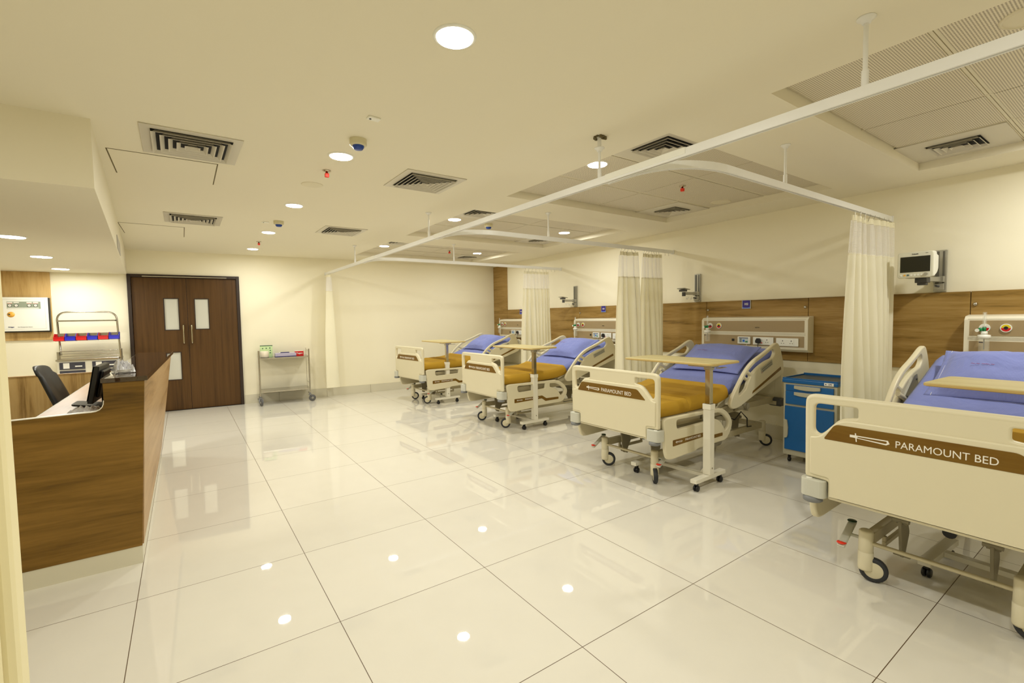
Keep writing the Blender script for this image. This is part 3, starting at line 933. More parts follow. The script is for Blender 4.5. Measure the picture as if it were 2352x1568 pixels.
def make_bed():
    t = thing('hospital_bed', '', 'hospital bed')
    # ---- foot board
    outer = rnd([(-.385, .42), (.385, .42), (.385, .512), (.492, .518), (.497, .90), (.482, .957), (.37, .948), (-.37, .948), (-.482, .957), (-.497, .90), (-.492, .518), (-.385, .512)],
                [.01, .01, .01, .01, .1, .03, .02, .02, .03, .1, .01, .01])
    hL = [(.455, .913), (.26, .913), (.26, .862), (.335, .85), (.405, .768), (.43, .75), (.455, .768)]
    hR = [(-a, b) for a, b in hL]
    hr = [.03, .012, .01, .03, .02, .02, .02]
    fb = obj('foot_board', plate([outer, rnd(hL, hr), rnd(hR, hr)], 0.034, 0.009, 'x'), PLASTIC, t, loc=(0.012, 0, 0))
    low = rnd([(-.47, .455), (-.39, .43), (.39, .43), (.47, .455), (.472, .735), (.425, .742), (.335, .846), (-.335, .846), (-.425, .742), (-.472, .735)], [.01, .01, .01, .01, .01, .03, .05, .05, .03, .01])
    low = rnd([(-.38, .43), (.38, .43), (.38, .53), (.47, .535), (.472, .735), (.425, .742), (.335, .846), (-.335, .846), (-.425, .742), (-.472, .735), (-.47, .535), (-.38, .53)], [.005, .005, .01, .01, .01, .03, .05, .05, .03, .01, .01, .01])
    obj('raised_panel', plate([low], 0.048, 0.008, 'x'), PLASTIC, fb)
    rim = [(0, y, z) for y, z in rnd([(-.478, .53), (-.482, .90), (-.478, .943), (.478, .943), (.482, .90), (.478, .53)], [0, .04, .04, .04, .04, 0])]
    obj('grip_rim', MB().tube(rim, 0.0185, 12), PLASTIC, fb)
    dec = rnd([(.355, .818), (-.29, .818), (-.375, .737), (.405, .735)], [.02, .02, .012, .012])
    dp = obj('brown_plate', plate([dec], 0.004, 0.0012, 'x', 1), BROWN, fb, loc=(-0.0245, 0, 0))
    text('lettering', 'PARAMOUNT BED', 0.046, (-0.0022, -0.062, 0.768), '-x', LETW, dp, sx=.90)
    logo(dp, 0.080, (-0.0022, 0.208, 0.770), '-x', LETW)
    for s_ in (-1, 1):
        bp = rnd([(-.035, .392 * s_), (-.035, .488 * s_), (-.015, .510 * s_), (.05, .510 * s_), (.05, .392 * s_)], [.03, .03, .02, .01, .005])
        bm_ = MB().prism(bp, 'z', 0.420, 0.512)
        b = obj('corner_bumper', bm_, BUMPER, t, bevel=0.004)
        obj('bumper_cup', MB().disc_cyl((-.008, .47 * s_, 0.510), 0.014, 0.004), WHITE, b)
        obj('bumper_roller', MB().lathe([(0.0, -.001), (.04, -.001), (.046, -.01), (.046, -.024), (.038, -.03), (0, -.03)], (.0, .455 * s_, 0.421), n=24), ROLLER, b)
    # ---- head board
    ho = rnd([(-.46, .46), (.46, .46), (.44, .96), (.40, 1.005), (-.40, 1.005), (-.44, .96)], [.04, .04, .08, .05, .05, .08])
    hi = rnd([(-.37, .93), (.37, .93), (.355, .965), (-.355, .965)], [.012] * 4)
    hb = obj('head_board', plate([ho, hi], 0.035, 0.012, 'x'), PLASTIC, t, loc=(2.13, 0, 0))
    obj('recessed_panel', plate([rnd([(-.38, .55), (.38, .55), (.365, .90), (-.365, .90)], .05)], 0.006, 0.002, 'x'), PLASTIC, hb, loc=(-0.018, 0, 0))
    for s_ in (-1, 1):
        obj('head_bumper', MB().box(2.06, 2.2, .40 * s_ - .07, .40 * s_ + .07, .44, .53), DKGREY, t, bevel=0.02)
    # ---- side rails
    fo = rnd([(.05, .586), (.09, .600), (.67, .592), (.85, .588), (.93, .566), (1.02, .50), (1.06, .425), (1.02, .345), (.96, .285), (.53, .282), (.48, .266), (.16, .254), (.10, .262), (.075, .33)],
             [.02, .02, .05, .05, .06, .06, .05, .05, .05, .03, .03, .03, .03, .03])
    f1 = rnd([(.215, .568), (.67, .560), (.66, .497), (.225, .488)], [.03, .01, .01, .04])
    f2 = rnd([(.745, .552), (.85, .548), (.93, .508), (1.0, .445), (.985, .398), (.935, .372), (.90, .43), (.83, .485), (.745, .51)], [.01, .03, .04, .03, .02, .01, .04, .05, .01])
    ro = rnd([(1.015, .59), (1.04, .65), (1.27, .885), (1.41, .972), (1.64, 1.042), (1.83, 1.117), (1.90, 1.125), (1.955, 1.06), (2.015, .93), (2.035, .80), (1.46, .64), (1.18, .552), (1.06, .545)],
             [.03, .1, .1, .1, .1, .05, .04, .06, .08, .06, .08, .05, .04])
    r1 = rnd([(1.155, .655), (1.175, .745), (1.305, .862), (1.375, .825), (1.325, .775), (1.30, .72), (1.25, .69)], [.03, .05, .02, .015, .03, .03, .04])
    r2 = rnd([(1.33, .88), (1.44, .940), (1.62, .998), (1.80, 1.066), (1.84, 1.025), (1.79, .972), (1.66, .952), (1.50, .900), (1.405, .85)], [.01, .06, .05, .03, .03, .03, .06, .06, .02])
    for s_ in (-1, 1):
        y = .487 * s_
        fr_ = obj('foot_side_rail', plate([fo, f1, f2], 0.034, 0.010, 'y'), PLASTIC, t, loc=(0, y, 0))
        st = rnd([(.165, .411), (.61, .409), (.68, .366), (.89, .363), (.89, .334), (.665, .331), (.605, .372), (.165, .360)], .008)
        lbl = obj('brown_stripe', plate([st], 0.003, 0.001, 'y', 1), BROWN, fr_, loc=(0, 0.0175 * s_, 0))
        F = '-y' if s_ < 0 else '+y'
        text('lettering', 'PARAMOUNT BED', 0.027, (.44, .0018 * s_, .390), F, LETW, lbl, sx=1.0)
        logo(lbl, 0.044, (.245, .0018 * s_, .388), F, LETW)
        hr_ = obj('head_side_rail', plate([ro, r1, r2], 0.034, 0.010, 'y'), PLASTIC, t, loc=(0, y, 0))
        hs = rnd([(1.41, .682), (1.955, .876), (1.965, .846), (1.395, .655)], .006)
        obj('brown_stripe', plate([hs], 0.003, 0.001, 'y', 1), BROWN, hr_, loc=(0, 0.0175 * s_, 0))
        # keypad follows the slope of the rail
        kp = MB().box(-.115, .115, -.004, .004, -.027, .027)
        for kx in range(8):
            for kz in range(2):
                kp.box(-.095 + kx * .025, -.081 + kx * .025, (.004 if s_ > 0 else -.0055), (.0055 if s_ > 0 else -.004), -.016 + kz * .02, -.006 + kz * .02, mi=1)
        kp.box(-.112, -.106, (.004 if s_ > 0 else -.006), (.006 if s_ > 0 else -.004), -.018, -.012, mi=2)
        obj('keypad', kp, [GREYK, DKGREY, RED], hr_, loc=(1.665, .018 * s_, .898), rot=(0, -SLOPE * 0.95, 0), bevel=0.002, seg=1)
        # inner latch plate
        lp = MB().prism(rnd([(-.20, -.075), (.20, -.075), (.20, .06), (.13, .075), (-.06, .03), (-.20, .0)], .015), 'y', -.006, .006)
        for q in ((-.17, -.03), (.17, -.05), (.17, .03), (-.05, 0.0)):
            lp.disc_cyl((q[0], .006 if s_ < 0 else -.010, q[1]), .008, .004, 'y', 10, mi=1)
        lp.box(-.12, .12, (.006 if s_ < 0 else -.009), (.009 if s_ < 0 else -.006), -.055, -.035, mi=1)
        obj('latch_plate', lp, [ALU, DKGREY], hr_, loc=(1.52, -.02 * s_, .80), rot=(0, -SLOPE * 1.1, 0))
        obj('release_lever', MB().tube([(1.30, y - .02 * s_, .82), (1.38, y - .03 * s_, .785), (1.46, y - .03 * s_, .74)], 0.017, 10), PLASTIC, t)
        obj('hinge_arm', MB().bar((1.1, y - .035 * s_, .58), (1.42, y - .04 * s_, .50), .02, .04).tube([(1.36, y - .06 * s_, .54), (1.36, y + .0 * s_, .54)], .03, 14), BEDDARK, t, bevel=.003)
        obj('hinge_arm', MB().bar((.3, y - .035 * s_, .48), (.36, y - .04 * s_, .36), .02, .05).bar((.8, y - .035 * s_, .48), (.84, y - .04 * s_, .36), .02, .05), BEDDARK, t, bevel=.003)
    # ---- deck and frames
    dk = MB()
    for a, b in ((.04, .47), (.50, .93)):
        dk.box(a, b, -.41, .41, ZT - .125, ZT - .105)
    obj('mattress_deck', dk, BEDMETAL, t, bevel=.006)
    bk = MB(); p = mpath(.97, 2.03, 1.0, -0.112)
    bk.bar((.97, -.0, ZT - .118 + .02), (2.03, 0, ZT + .354 * 1.08 - .118), .82, .02)
    bk.bar((1.0, -.36, ZT - .15), (2.0, -.36, ZT + .354 * 1.05 - .16), .03, .05)
    bk.bar((1.0, .36, ZT - .15), (2.0, .36, ZT + .354 * 1.05 - .16), .03, .05)
    obj('back_rest_frame', bk, PLASTIC, t, bevel=.004)
    uf = MB()
    for s_ in (-1, 1):
        uf.box(.04, 2.10, .36 * s_ - .02, .36 * s_ + .02, .475, .535)
        uf.tube([(.9, .425 * s_, .545), (1.15, .43 * s_, .56), (1.4, .43 * s_, .60)], .009, 8)
    for x in (.05, .75, 1.3, 2.08):
        uf.box(x - .02, x + .02, -.38, .38, .48, .53)
    uf.box(.02, .08, -.50, .50, .455, .495).box(2.05, 2.11, -.42, .42, .455, .495)
    obj('upper_frame', uf, BEDMETAL, t, bevel=.004)
    bf = MB()
    for s_ in (-1, 1):
        bf.box(.24, 2.04, .275 * s_ - .02, .275 * s_ + .02, .195, .255)
        bf.box(.38, .72, .255 * s_ - .01, .255 * s_ + .01, .145, .17).box(.38, .40, .255 * s_ - .01, .255 * s_ + .01, .17, .2).box(.70, .72, .255 * s_ - .01, .255 * s_ + .01, .17, .2)
    bf.box(2.0, 2.05, -.28, .28, .20, .25).box(.95, 1.0, -.26, .26, .2, .245)
    obj('base_frame', bf, BEDMETAL, t, bevel=.004)
    obj('brake_rod', MB().tube([(.22, -.28, .205), (.22, .28, .205)], .011, 12), BEDMETAL, t)
    for s_ in (-1, 1):
        text('lettering', 'PARAMOUNT BED', 0.024, (1.26, (.2965) * s_, .226), '-y' if s_ < 0 else '+y', LETD, t)
    # lift linkages : broad bent arms from the base up to the upper frame
    for x0, sg in ((.36, 1), (1.72, -1)):
        for s_ in (-1, 1):
            la = MB()
            y = .17 * s_
            la.prism(rnd([(x0 - .02 * sg, .13), (x0 + .02 * sg, .12), (x0 + .09 * sg, .24), (x0 + .05 * sg, .32), (x0 - .02 * sg, .36), (x0 - .05 * sg, .33)], .02), 'y', y - .007, y + .007)
            la.bar((x0 - .03 * sg, y, .34), (x0 + .42 * sg, y, .47), .05, .07)
            la.tube([(x0 - .03 * sg, y - .035, .335), (x0 - .03 * sg, y + .035, .335)], .016, 12)
            la.tube([(x0, y - .035, .14), (x0, y + .035, .14)], .012, 10)
            obj('lift_arm', la, BEDDARK, t, bevel=.002, seg=1)
    ac = MB().tube([(.42, .0, .30), (.95, .0, .40)], .028, 14).tube([(.95, 0, .40), (1.25, 0, .45)], .016, 12).box(.9, 1.05, -.06, .06, .36, .45)
    obj('lift_motor', ac, BLACK, t)
    obj('control_box', MB().box(1.38, 1.62, -.12, .12, .36, .46), BEDDARK, t, bevel=.01)
    cb = MB().tube([(1.5, -.1, .38), (1.55, -.25, .34), (1.52, -.33, .44), (1.62, -.34, .36), (1.7, -.30, .255), (1.78, -.30, .25)], .006, 8)
    obj('power_cable', cb, BLACK, t)
    # ---- casters
    for x in (.22, 2.04):
        for s_ in (-1, 1):
            y = .285 * s_
            c = obj('caster', MB().lathe([(0, .270), (.024, .270), (.031, .265), (.032, .258), (.033, .157), (.0315, .155), (.0345, .153), (.0345, .066), (.033, .058), (0, .058)], (x, y, 0), n=24), PLASTIC, t)
            wl = MB().lathe([(.042, -.015), (.052, -.019), (.062, -.015), (.0635, .0), (.062, .015), (.052, .019), (.042, .015)], (.034, 0, .0635), 'y', 28)
            wl.lathe([(0, -.0175), (.038, -.017), (.0425, -.0145)], (.034, 0, .0635), 'y', 28, mi=1).lathe([(.0425, .0145), (.038, .017), (0, .0175)], (.034, 0, .0635), 'y', 28, mi=1)
            wo = obj('wheel', wl, [RUBBER, PLASTIC], c, loc=(x, y, 0))
            wo.rotation_euler = (0, 0, math.radians(-45 if s_ > 0 else 225) if x < 1 else math.radians(-55))
    # ---- brake pedals
    for s_ in (-1, 1):
        y = .375 * s_
        pd = MB().bar((.24 - .095, y, .165), (.24 + .07, y, .262), .038, .018).tube([(.24, .31 * s_, .21), (.24, y, .21)], .009, 10)
        p = obj('brake_pedal', pd, BUMPER, t, bevel=.006)
        obj('red_pad', MB().lathe([(0, .004), (.021, .003), (.023, 0), (0, 0)], (.158, y, .184), n=18), REDO, p)
        obj('green_pad', MB().lathe([(0, .004), (.021, .003), (.023, 0), (0, 0)], (.296, y, .266), n=18), mat('dark_green', (18, 60, 34), .4), p)
    # ---- mattress with the head end raised
    def mfn(x, y, top):
        return 0.003 * noise.noise(Vector((x * 7, y * 7, 0))) if top else 0
    mt = sweep(mpath(.035, 2.02), .425, .10, .035, SHEET, 'mattress', t, mfn)
    return t

def blanket(idx):
    def fn(x, y, top):
        if not top: return 0
        v = .004 * noise.noise(Vector((x * 6 + idx * 9, y * 5, 1.3))) + .003 * noise.noise(Vector((x * 16, y * 3 + idx, 4)))
        g = math.exp(-((x - .50 - .02 * y) / .011) ** 2)
        v -= .034 * g
        v += .012 / (1 + math.exp(-(x - .50 - .02 * y) / .008)) + .004 * math.exp(-((x - .46) / .03) ** 2)
        v -= .006 * math.exp(-((x - .78 + .1 * y) / .01) ** 2) * (y > -.1)
        v -= .008 * math.exp(-((x - .05) / .03) ** 2)
        v += .004 * math.exp(-((x - 1.06) / .03) ** 2)
        return v
    pth = [p for p in mpath(.03, 1.09, .012, .009)]
    o = sweep(pth, .437, .112, .04, ORANGE, 'blanket', None, fn, ny=40)
    return o

def pillow(label, seed, tx=.19):
    t = thing('pillow', label, 'pillow', group='blue pillows on the beds')
    N = 36; M_ = 26; W, D, TH = .365, .265, .088
    mb = MB(); vt = []; vb = []
    for j in range(M_ + 1):
        v = -1 + 2 * j / M_
        for i in range(N + 1):
            u = -1 + 2 * i / N
            pin = 1 - .05 * (1 - v * v) * abs(u) ** 3
            pin2 = 1 - .08 * (1 - u * u) * abs(v) ** 3
            x = D * v * pin2; y = W * u * pin
            h = (max(0, 1 - abs(u / .90) ** 3.2)) ** .55 * (max(0, 1 - abs(v / .93) ** 3.0)) ** .55
            wr = .010 * noise.noise(Vector((u * 2.2 + seed, v * 3.1, seed))) * h + .006 * noise.noise(Vector((u * 9 + seed * 3, v * 5 + u * 4, 2))) * h
            z = TH * h + wr
            vt.append((x, y, z + .003)); vb.append((x, y, -TH * .55 * h - .003))
    w_ = N + 1
    def grid(vs, fl):
        fs = [(j * w_ + i, j * w_ + i + 1, (j + 1) * w_ + i + 1, (j + 1) * w_ + i) for j in range(M_) for i in range(N)]
        return fs
    n0 = len(vt); fs = grid(vt, 0) + [tuple(a + n0 for a in f[::-1]) for f in grid(vb, 1)]
    bd = [i for i in range(w_)] + [j * w_ + N for j in range(1, M_ + 1)] + [M_ * w_ + i for i in range(N - 1, -1, -1)] + [j * w_ for j in range(M_ - 1, 0, -1)]
    fs += [(bd[k], bd[(k + 1) % len(bd)], bd[(k + 1) % len(bd)] + n0, bd[k] + n0) for k in range(len(bd))]
    mb.add(vt + vb, fs, True)
    obj('pillow_case', mb, PILLOWM, t)
    sm = MB(); sm.tube([(D * .985 * v, W * .90, .0045) for v in [k / 8 - 1 for k in range(17)]], .0012, 4, cap=False)
    obj('hem_stitching', sm, PAPER, t)
    rr = random.Random(seed); st = MB()
    for k in range(11):
        x = .12 + rr.uniform(-.004, .004); y = .16 - k * .014
        st.bar((x - .006, y, TH + .006), (x + .008, y + rr.uniform(-.006, .006), TH + .0065), .003, .002)
    return t

bed = make_bed()
bed_pos = {'B': (3.272, .583, .006, 0.0), 'C': (3.405, 2.975, .012, -0.006), 'D': (3.335, 5.205, .075, -0.006), 'A': (2.945, -1.60, -.004, .036)}
bed_lab = {'A': 'nearest hospital bed, cut off by the right edge, with the largest foot board',
           'B': 'cream hospital bed under the sign 102 with brown striped rails',
           'C': 'cream hospital bed under sign 103, third from the camera',
           'D': 'farthest cream hospital bed, beside the end wall'}
where = {'A': 'nearest bed', 'B': 'bed of sign 102', 'C': 'bed of sign 103', 'D': 'farthest bed'}
BODY = ('foot_board', 'corner_bumper', 'head_board', 'foot_side_rail', 'head_side_rail', 'release_lever', 'hinge_arm', 'mattress_deck', 'back_rest_frame', 'upper_frame', 'mattress', 'head_bumper')
beds = {}
for k in 'BCDA':
    b = bed if k == 'B' else dup(bed)
    x, y, r, lift = bed_pos[k]
    b.location = (x, y, 0); b.rotation_euler = (0, 0, r)
    tag(b, bed_lab[k], 'hospital bed', 'hospital beds in a row')
    beds[k] = b
for k, b in beds.items():
    x, y, r, lift = bed_pos[k]
    if lift:
        for c in kids(b):
            if c.name.split('.')[0] in BODY:
                c.location.z += lift
    for c in kids(b):
        if c.name.split('.')[0] == 'caster':
            for q in kids(c):
                lx_, ly_ = q.location.x, q.location.y
                if lx_ < 1:
                    an = {'A': (-73, -65), 'B': (-45, 225), 'C': (147, 147), 'D': (-25, 155)}[k][0 if ly_ > 0 else 1]
                    q.rotation_euler = (0, 0, math.radians(an) - r)
    bl = blanket('ABCD'.index(k))
    bl.location = (x, y, lift); bl.rotation_euler = (0, 0, r)
    tag(bl, 'mustard orange blanket covering the foot half of the ' + where[k], 'blanket', 'mustard blankets on the beds')
    pw = pillow('blue pillow on the raised head end of the ' + where[k], 3.7 * (1 + 'ABCD'.index(k)))
    lx, ly = (1.55, -.03)
    tilt = -(SLOPE + (.12 if k != 'A' else .20))
    lz = ZT + .354 * (1.55 - .95) + .060 + lift
    pw.location = (x + lx * math.cos(r) - ly * math.sin(r), y + lx * math.sin(r) + ly * math.cos(r), lz)
    pw.rotation_euler = Matrix.Rotation(r, 3, 'Z').to_euler()
    pw.rotation_euler = (Matrix.Rotation(r + (.03 if k == 'B' else -.02), 3, 'Z') @ Matrix.Rotation(tilt, 3, 'Y')).to_euler()
    text('stitched_mark', 'HOSPITAL' if False else '~.~ ~~.~', .03, (.0, .12, .094), '+z', LETR, pw, extra=Matrix.Rotation(-PI / 2, 3, 'Z'))

# ------------------------------------------------------------------ overbed tables (local origin: foot of the post)
def make_table():
    t = thing('overbed_table', '', 'overbed table')
    tp = rnd([(-.10, -.09), (.32, -.09), (.32, .79), (-.10, .79)], [.05, .03, .05, .03])
    top = obj('table_top', MB().prism(tp, 'z', 1.008, 1.030), TABLEW, t, bevel=.006)
    obj('edge_band', plate([rnd([(-.103, -.093), (.323, -.093), (.323, .793), (-.103, .793)], [.05, .03, .05, .03]), rnd([(-.098, -.088), (.318, -.088), (.318, .788), (-.098, .788)], [.05, .03, .05, .03])], .014, .001, 'z'), TABLEE, top, loc=(0, 0, 1.018))
    obj('top_bracket', MB().box(-.05, .06, -.05, .16, .992, 1.008).box(-.03, .03, -.03, .03, .97, .992), STEEL, t, bevel=.002)
    lv = obj('height_lever', MB().box(.02, .12, -.085, -.045, .982, .987), STEEL, t)
    obj('inner_post', MB().box(-.0225, .0225, -.0225, .0225, .60, .975), CHROME, t, bevel=.003)
    obj('outer_post', MB().box(-.032, .032, -.032, .032, .105, .69).box(-.036, .036, -.036, .036, .645, .69), WHITEM, t, bevel=.003)
    bs = MB().box(-.22, .22, -.0275, .0275, .072, .104).box(-.22, .22, .565, .62, .072, .104).box(-.024, .024, .0275, .565, .075, .102)
    obj('base_frame', bs, WHITEM, t, bevel=.002)
    gus = MB().prism([(.03, .104), (.075, .104), (.03, .17)], 'x', -.004, .004).prism([(.03, .104), (.075, .104), (.03, .17)], 'x', .028, .032)
    obj('gusset', gus, WHITEM, t)
    for y, x in ((.0, -.036), (.05, -.01), (.085, .01)):
        pass
    obj('bolt', MB().disc_cyl((0.0, -.036, .16), .007, .005, 'y', 10), STEEL, t)
    for x, y in ((-.175, 0), (.175, 0), (-.175, .592), (.175, .592)):
        c = obj('caster', MB().box(x - .014, x + .014, y - .012, y + .012, .045, .073), BLACK, t, bevel=.004)
        for s_ in (-1, 1):
            obj('wheel', MB().lathe([(0, .0), (.018, .0), (.024, .004), (.0245, .014), (.02, .018), (0, .018)], (x, y - .020 if s_ < 0 else y + .002, .0245), 'y', 20), BLACK, c)
    return t
tab = make_table()
tpos = {'B': (3.75, -.04, 0.03), 'C': (3.90, 2.485, .03), 'D': (3.84, 4.785, 0.0), 'A': (3.60, -2.10, -.05)}
tlab = {'A': 'overbed table across the nearest bed, only its top and a wheel in view', 'B': 'wooden topped overbed table on a white post at the bed of sign 102',
        'C': 'wooden topped overbed table on a white post at the bed of sign 103', 'D': 'wooden topped overbed table at the farthest bed'}
for k in 'BCDA':
    t = tab if k == 'B' else dup(tab)
    t.location = (tpos[k][0], tpos[k][1], 0); t.rotation_euler = (0, 0, tpos[k][2])
    tag(t, tlab[k], 'overbed table', 'overbed tables')
    if k == 'A':
        for c in kids(t):
            if c.name.split('.')[0] in ('table_top', 'top_bracket', 'height_lever'):
                c.location.y -= .12; c.location.x += .05

# ================================================================== BED-HEAD WALL EQUIPMENT (local: -x out of the wall, y along it, z up)
def on_wall(name, label, cat, y, group=None, d=.018):
    return thing(name, label, cat, (hwx(y) - d, y, 0), HW_R, group)

def socket(parent, y, z, wd=.23, plug=False):
    s = obj('double_socket', MB().box(-.012, 0, y - wd / 2, y + wd / 2, z - .043, z + .043), WHITE, parent, bevel=.002, loc=(-.125, 0, 0))
    mb = MB()
    mb.box(-.0145, -.012, y - .068, y + .068, z - .03, z + .03)
    obj('socket_insert', mb, WHITE, s, bevel=.001, seg=1)
    hl = MB()
    for c in (-.045, .045):
        if plug and c > 0: continue
        hl.box(-.0152, -.0145, y + c - .004, y + c + .004, z + .008, z + .019)
        for q in (-.012, .012):
            hl.box(-.0152, -.0145, y + c + q - .004, y + c + q + .004, z - .016, z - .010)
    obj('socket_hole', hl, BLACK, s)
    if plug:
        obj('switch_light', MB().box(-.0165, -.0145, y + .006, y + .018, z - .026, z - .016), REDO, s)
    return s

def console(y0, label, k):
    """y0 = low-y end; 1.24 wide"""
    W = 1.24
    t = on_wall('bed_head_console', label, 'medical console', y0, 'bed head consoles')
    prof = [(0, .998), (-.085, 1.005), (-.12, 1.03), (-.12, 1.345), (-.095, 1.372), (0, 1.385)]
    obj('console_body', MB().prism([(a, b) for a, b in prof], 'y', .0, W), CONS, t, bevel=.003)
    for z0, z1 in ((1.215, 1.338), (1.055, 1.172)):
        obj('tan_panel', MB().box(-.1225, -.1195, .03, W - .03, z0, z1), TAN, t)
    gr = MB()
    for z in (1.0425, 1.184, 1.193, 1.202, 1.350): gr.box(-.1212, -.1195, .02, W - .02, z - .0008, z + .0008)
    obj('profile_groove', gr, mat('groove_grey', (150, 144, 124), .5), t)
    for s_, yy in ((0, 0.0), (1, W)):
        obj('end_cap', MB().prism(prof, 'y', yy - .004, yy + .004), CONS, t, bevel=.001, seg=1)
    for i, yy in enumerate((W - .12, W - .24)):
        g = obj('gas_outlet', MB().disc_cyl((-.134, yy, 1.279), .033, .012, 'x', 28), WHITE, t, bevel=.002)
        n = 20
        for nm_, r0, r1, a0, a1, m in (('top_arc', .013, .027, .1, PI - .1, YELLOW if i else PAPER), ('lower_arc', .013, .027, PI, 2 * PI, RED)):
            vs = []
            for q in range(n + 1):
                a = a0 + (a1 - a0) * q / n
                vs += [(-.1350, yy + r0 * math.cos(a), 1.279 + r0 * math.sin(a)), (-.1350, yy + r1 * math.cos(a), 1.279 + r1 * math.sin(a))]
            obj(nm_, MB().add(vs, [(2 * q, 2 * q + 1, 2 * q + 3, 2 * q + 2) for q in range(n)]), m, g)
        obj('outlet_core', MB().disc_cyl((-.1355, yy, 1.279), .0125, .003, 'x', 20), BLACK, g)
    text('maker_mark', 'DRAGER' if False else 'GEMA', .02, (-.1235, .53, 1.262), '-x', mat('mark_dark', (60, 54, 40), .5), t)
    obj('data_port', MB().box(-.126, -.12, .805, .835, 1.10, 1.128), BLACK, t)
    cu = obj('call_unit', MB().box(-.144, -.122, .60, .755, 1.07, 1.157), WHITE, t, bevel=.008)
    obj('call_screen', MB().box(-.1455, -.1435, .623, .733, 1.087, 1.145), CTRLSCR, cu)
    kk = MB().box(-.1462, -.1455, .623, .733, 1.137, 1.145)
    obj('screen_header', kk, NAVY, cu)
    ky = MB()
    for q in range(3): ky.box(-.1462, -.1455, .70, .724, 1.092 + q * .015, 1.101 + q * .015)
    obj('screen_menu', ky, mat('menu_grey', (90, 100, 92), .4), cu)
    obj('screen_key', MB().box(-.1464, -.1455, .664, .688, 1.096, 1.122), mat('key_blue', (40, 110, 220), .4), cu)
    obj('screen_key', MB().box(-.1464, -.1455, .628, .656, 1.091, 1.105), GREENS, cu)
    socket(t, .455, 1.112, .23, plug=True)
    socket(t, .195, 1.108, .23)
    pl_ = thing('mains_plug', 'black mains plug in the console socket of the ' + where[k], 'plug', (hwx(y0) - .018, y0, 0), HW_R, 'black mains plugs')
    pb = MB().prism(rnd([(.475, 1.088), (.525, 1.088), (.53, 1.11), (.515, 1.143), (.485, 1.143), (.47, 1.11)], .008), 'x', -.17, -.14)
    obj('plug_body', pb, BLACK, pl_, bevel=.004)
    obj('plug_cord', MB().tube([(-.155, .50, 1.09), (-.16, .50, 1.06), (-.165, .49, .98), (-.14, .47, .85)], .004, 8), BLACK, pl_)
    obj('call_cord', MB().tube([(-.135, .64, 1.07), (-.15, .655, 1.04), (-.15, .66, .96), (-.12, .655, .85)], .002, 6), WHITE, t)
    return t

def humidifier(y0, label):
    W = 1.24
    t = on_wall('flow_meter', label, 'oxygen flow meter', y0, 'oxygen flow meters')
    yy = W - .135; x = -.205
    obj('plug_stem', MB().tube([(-.135, W - .12, 1.279), (-.16, W - .12, 1.279), (x, yy, 1.272)], .009, 12), STEEL, t)
    obj('flow_tube', MB().lathe([(.013, 1.285), (.013, 1.40), (.010, 1.405), (0, 1.405)], (x, yy, 0), n=16), GLASS, t)
    obj('tube_scale', MB().tube([(x, yy, 1.29), (x, yy, 1.398)], .004, 8), glass_mat('scale_tube', (.95, .95, .9), .5), t)
    obj('valve_knob', MB().lathe([(0, -.012), (.013, -.012), (.015, 0), (.013, .012), (0, .012)], (x - .014, yy + .02, 1.268), 'x', 16), GREENS, t)
    obj('knob_face', MB().disc_cyl((x - .031, yy + .035, 1.262), .013, .006, 'x', 16), WHITE, t)
    obj('green_collar', MB().lathe([(0, 1.255), (.011, 1.255), (.011, 1.285), (0, 1.287)], (x, yy, 0), n=14), GREENS, t)
    obj('neck_nut', MB().lathe([(0, 1.232), (.020, 1.232), (.020, 1.25), (.012, 1.254), (0, 1.254)], (x, yy, 0), n=16), WHITE, t)
    obj('bottle_lid', MB().lathe([(0, 1.195), (.037, 1.195), (.038, 1.225), (.014, 1.23), (0, 1.23)], (x, yy, 0), n=24), WHITE, t)
    b = obj('bottle', MB().lathe([(.030, 1.195), (.032, 1.18), (.032, 1.10), (.028, 1.09), (0, 1.09)], (x, yy, 0), n=24), GLASS, t)
    obj('bottle_stem', MB().tube([(x, yy, 1.195), (x, yy, 1.11)], .003, 8), mat('stem_grey', (130, 130, 124), .4), b)
    obj('bottle_label', MB().box(x - .0335, x - .0325, yy - .002, yy + .022, 1.165, 1.172), LETD, b)
    return t

CY = {'A': -2.47, 'B': -.03, 'C': 2.45, 'D': 4.905}
CL = {'A': 'console above the nearest bed, cut by the right picture edge', 'B': 'whole visible wall console above the bed of sign 102',
      'C': 'console partly behind the two bunch curtain, above bed 103', 'D': 'farthest wall console beside the wood pillar'}
for k in 'ABCD':
    console(CY[k], CL[k], k)
    humidifier(CY[k], 'clear oxygen flow meter and bottle on the console of the ' + where[k])

def sign(y, num, label):
    t = on_wall('number_sign', label, 'sign', y, 'blue bed number signs')
    obj('sign_frame', MB().box(-.008, 0, -.055, .055, 1.478, 1.58), ALU, t, bevel=.001, seg=1)
    f = obj('sign_face', MB().box(-.010, -.008, -.046, .046, 1.482, 1.576), SIGNB, t)
    obj('light_band', MB().prism([(-.046, 1.482), (.046, 1.482), (.046, 1.497), (.02, 1.492), (-.02, 1.492), (-.046, 1.497)], 'x', -.011, -.0095), SIGNL, t)
    text('numeral', num, .036, (-.0105, 0, 1.532), '-x', LETW, t, bold=.0006)
sign(.70, '102', 'small blue number plate reading 102')
sign(3.09, '103', 'small blue number plate reading 103')
sign(5.48, '104', 'small blue number plate above the farthest bed, half behind a curtain')

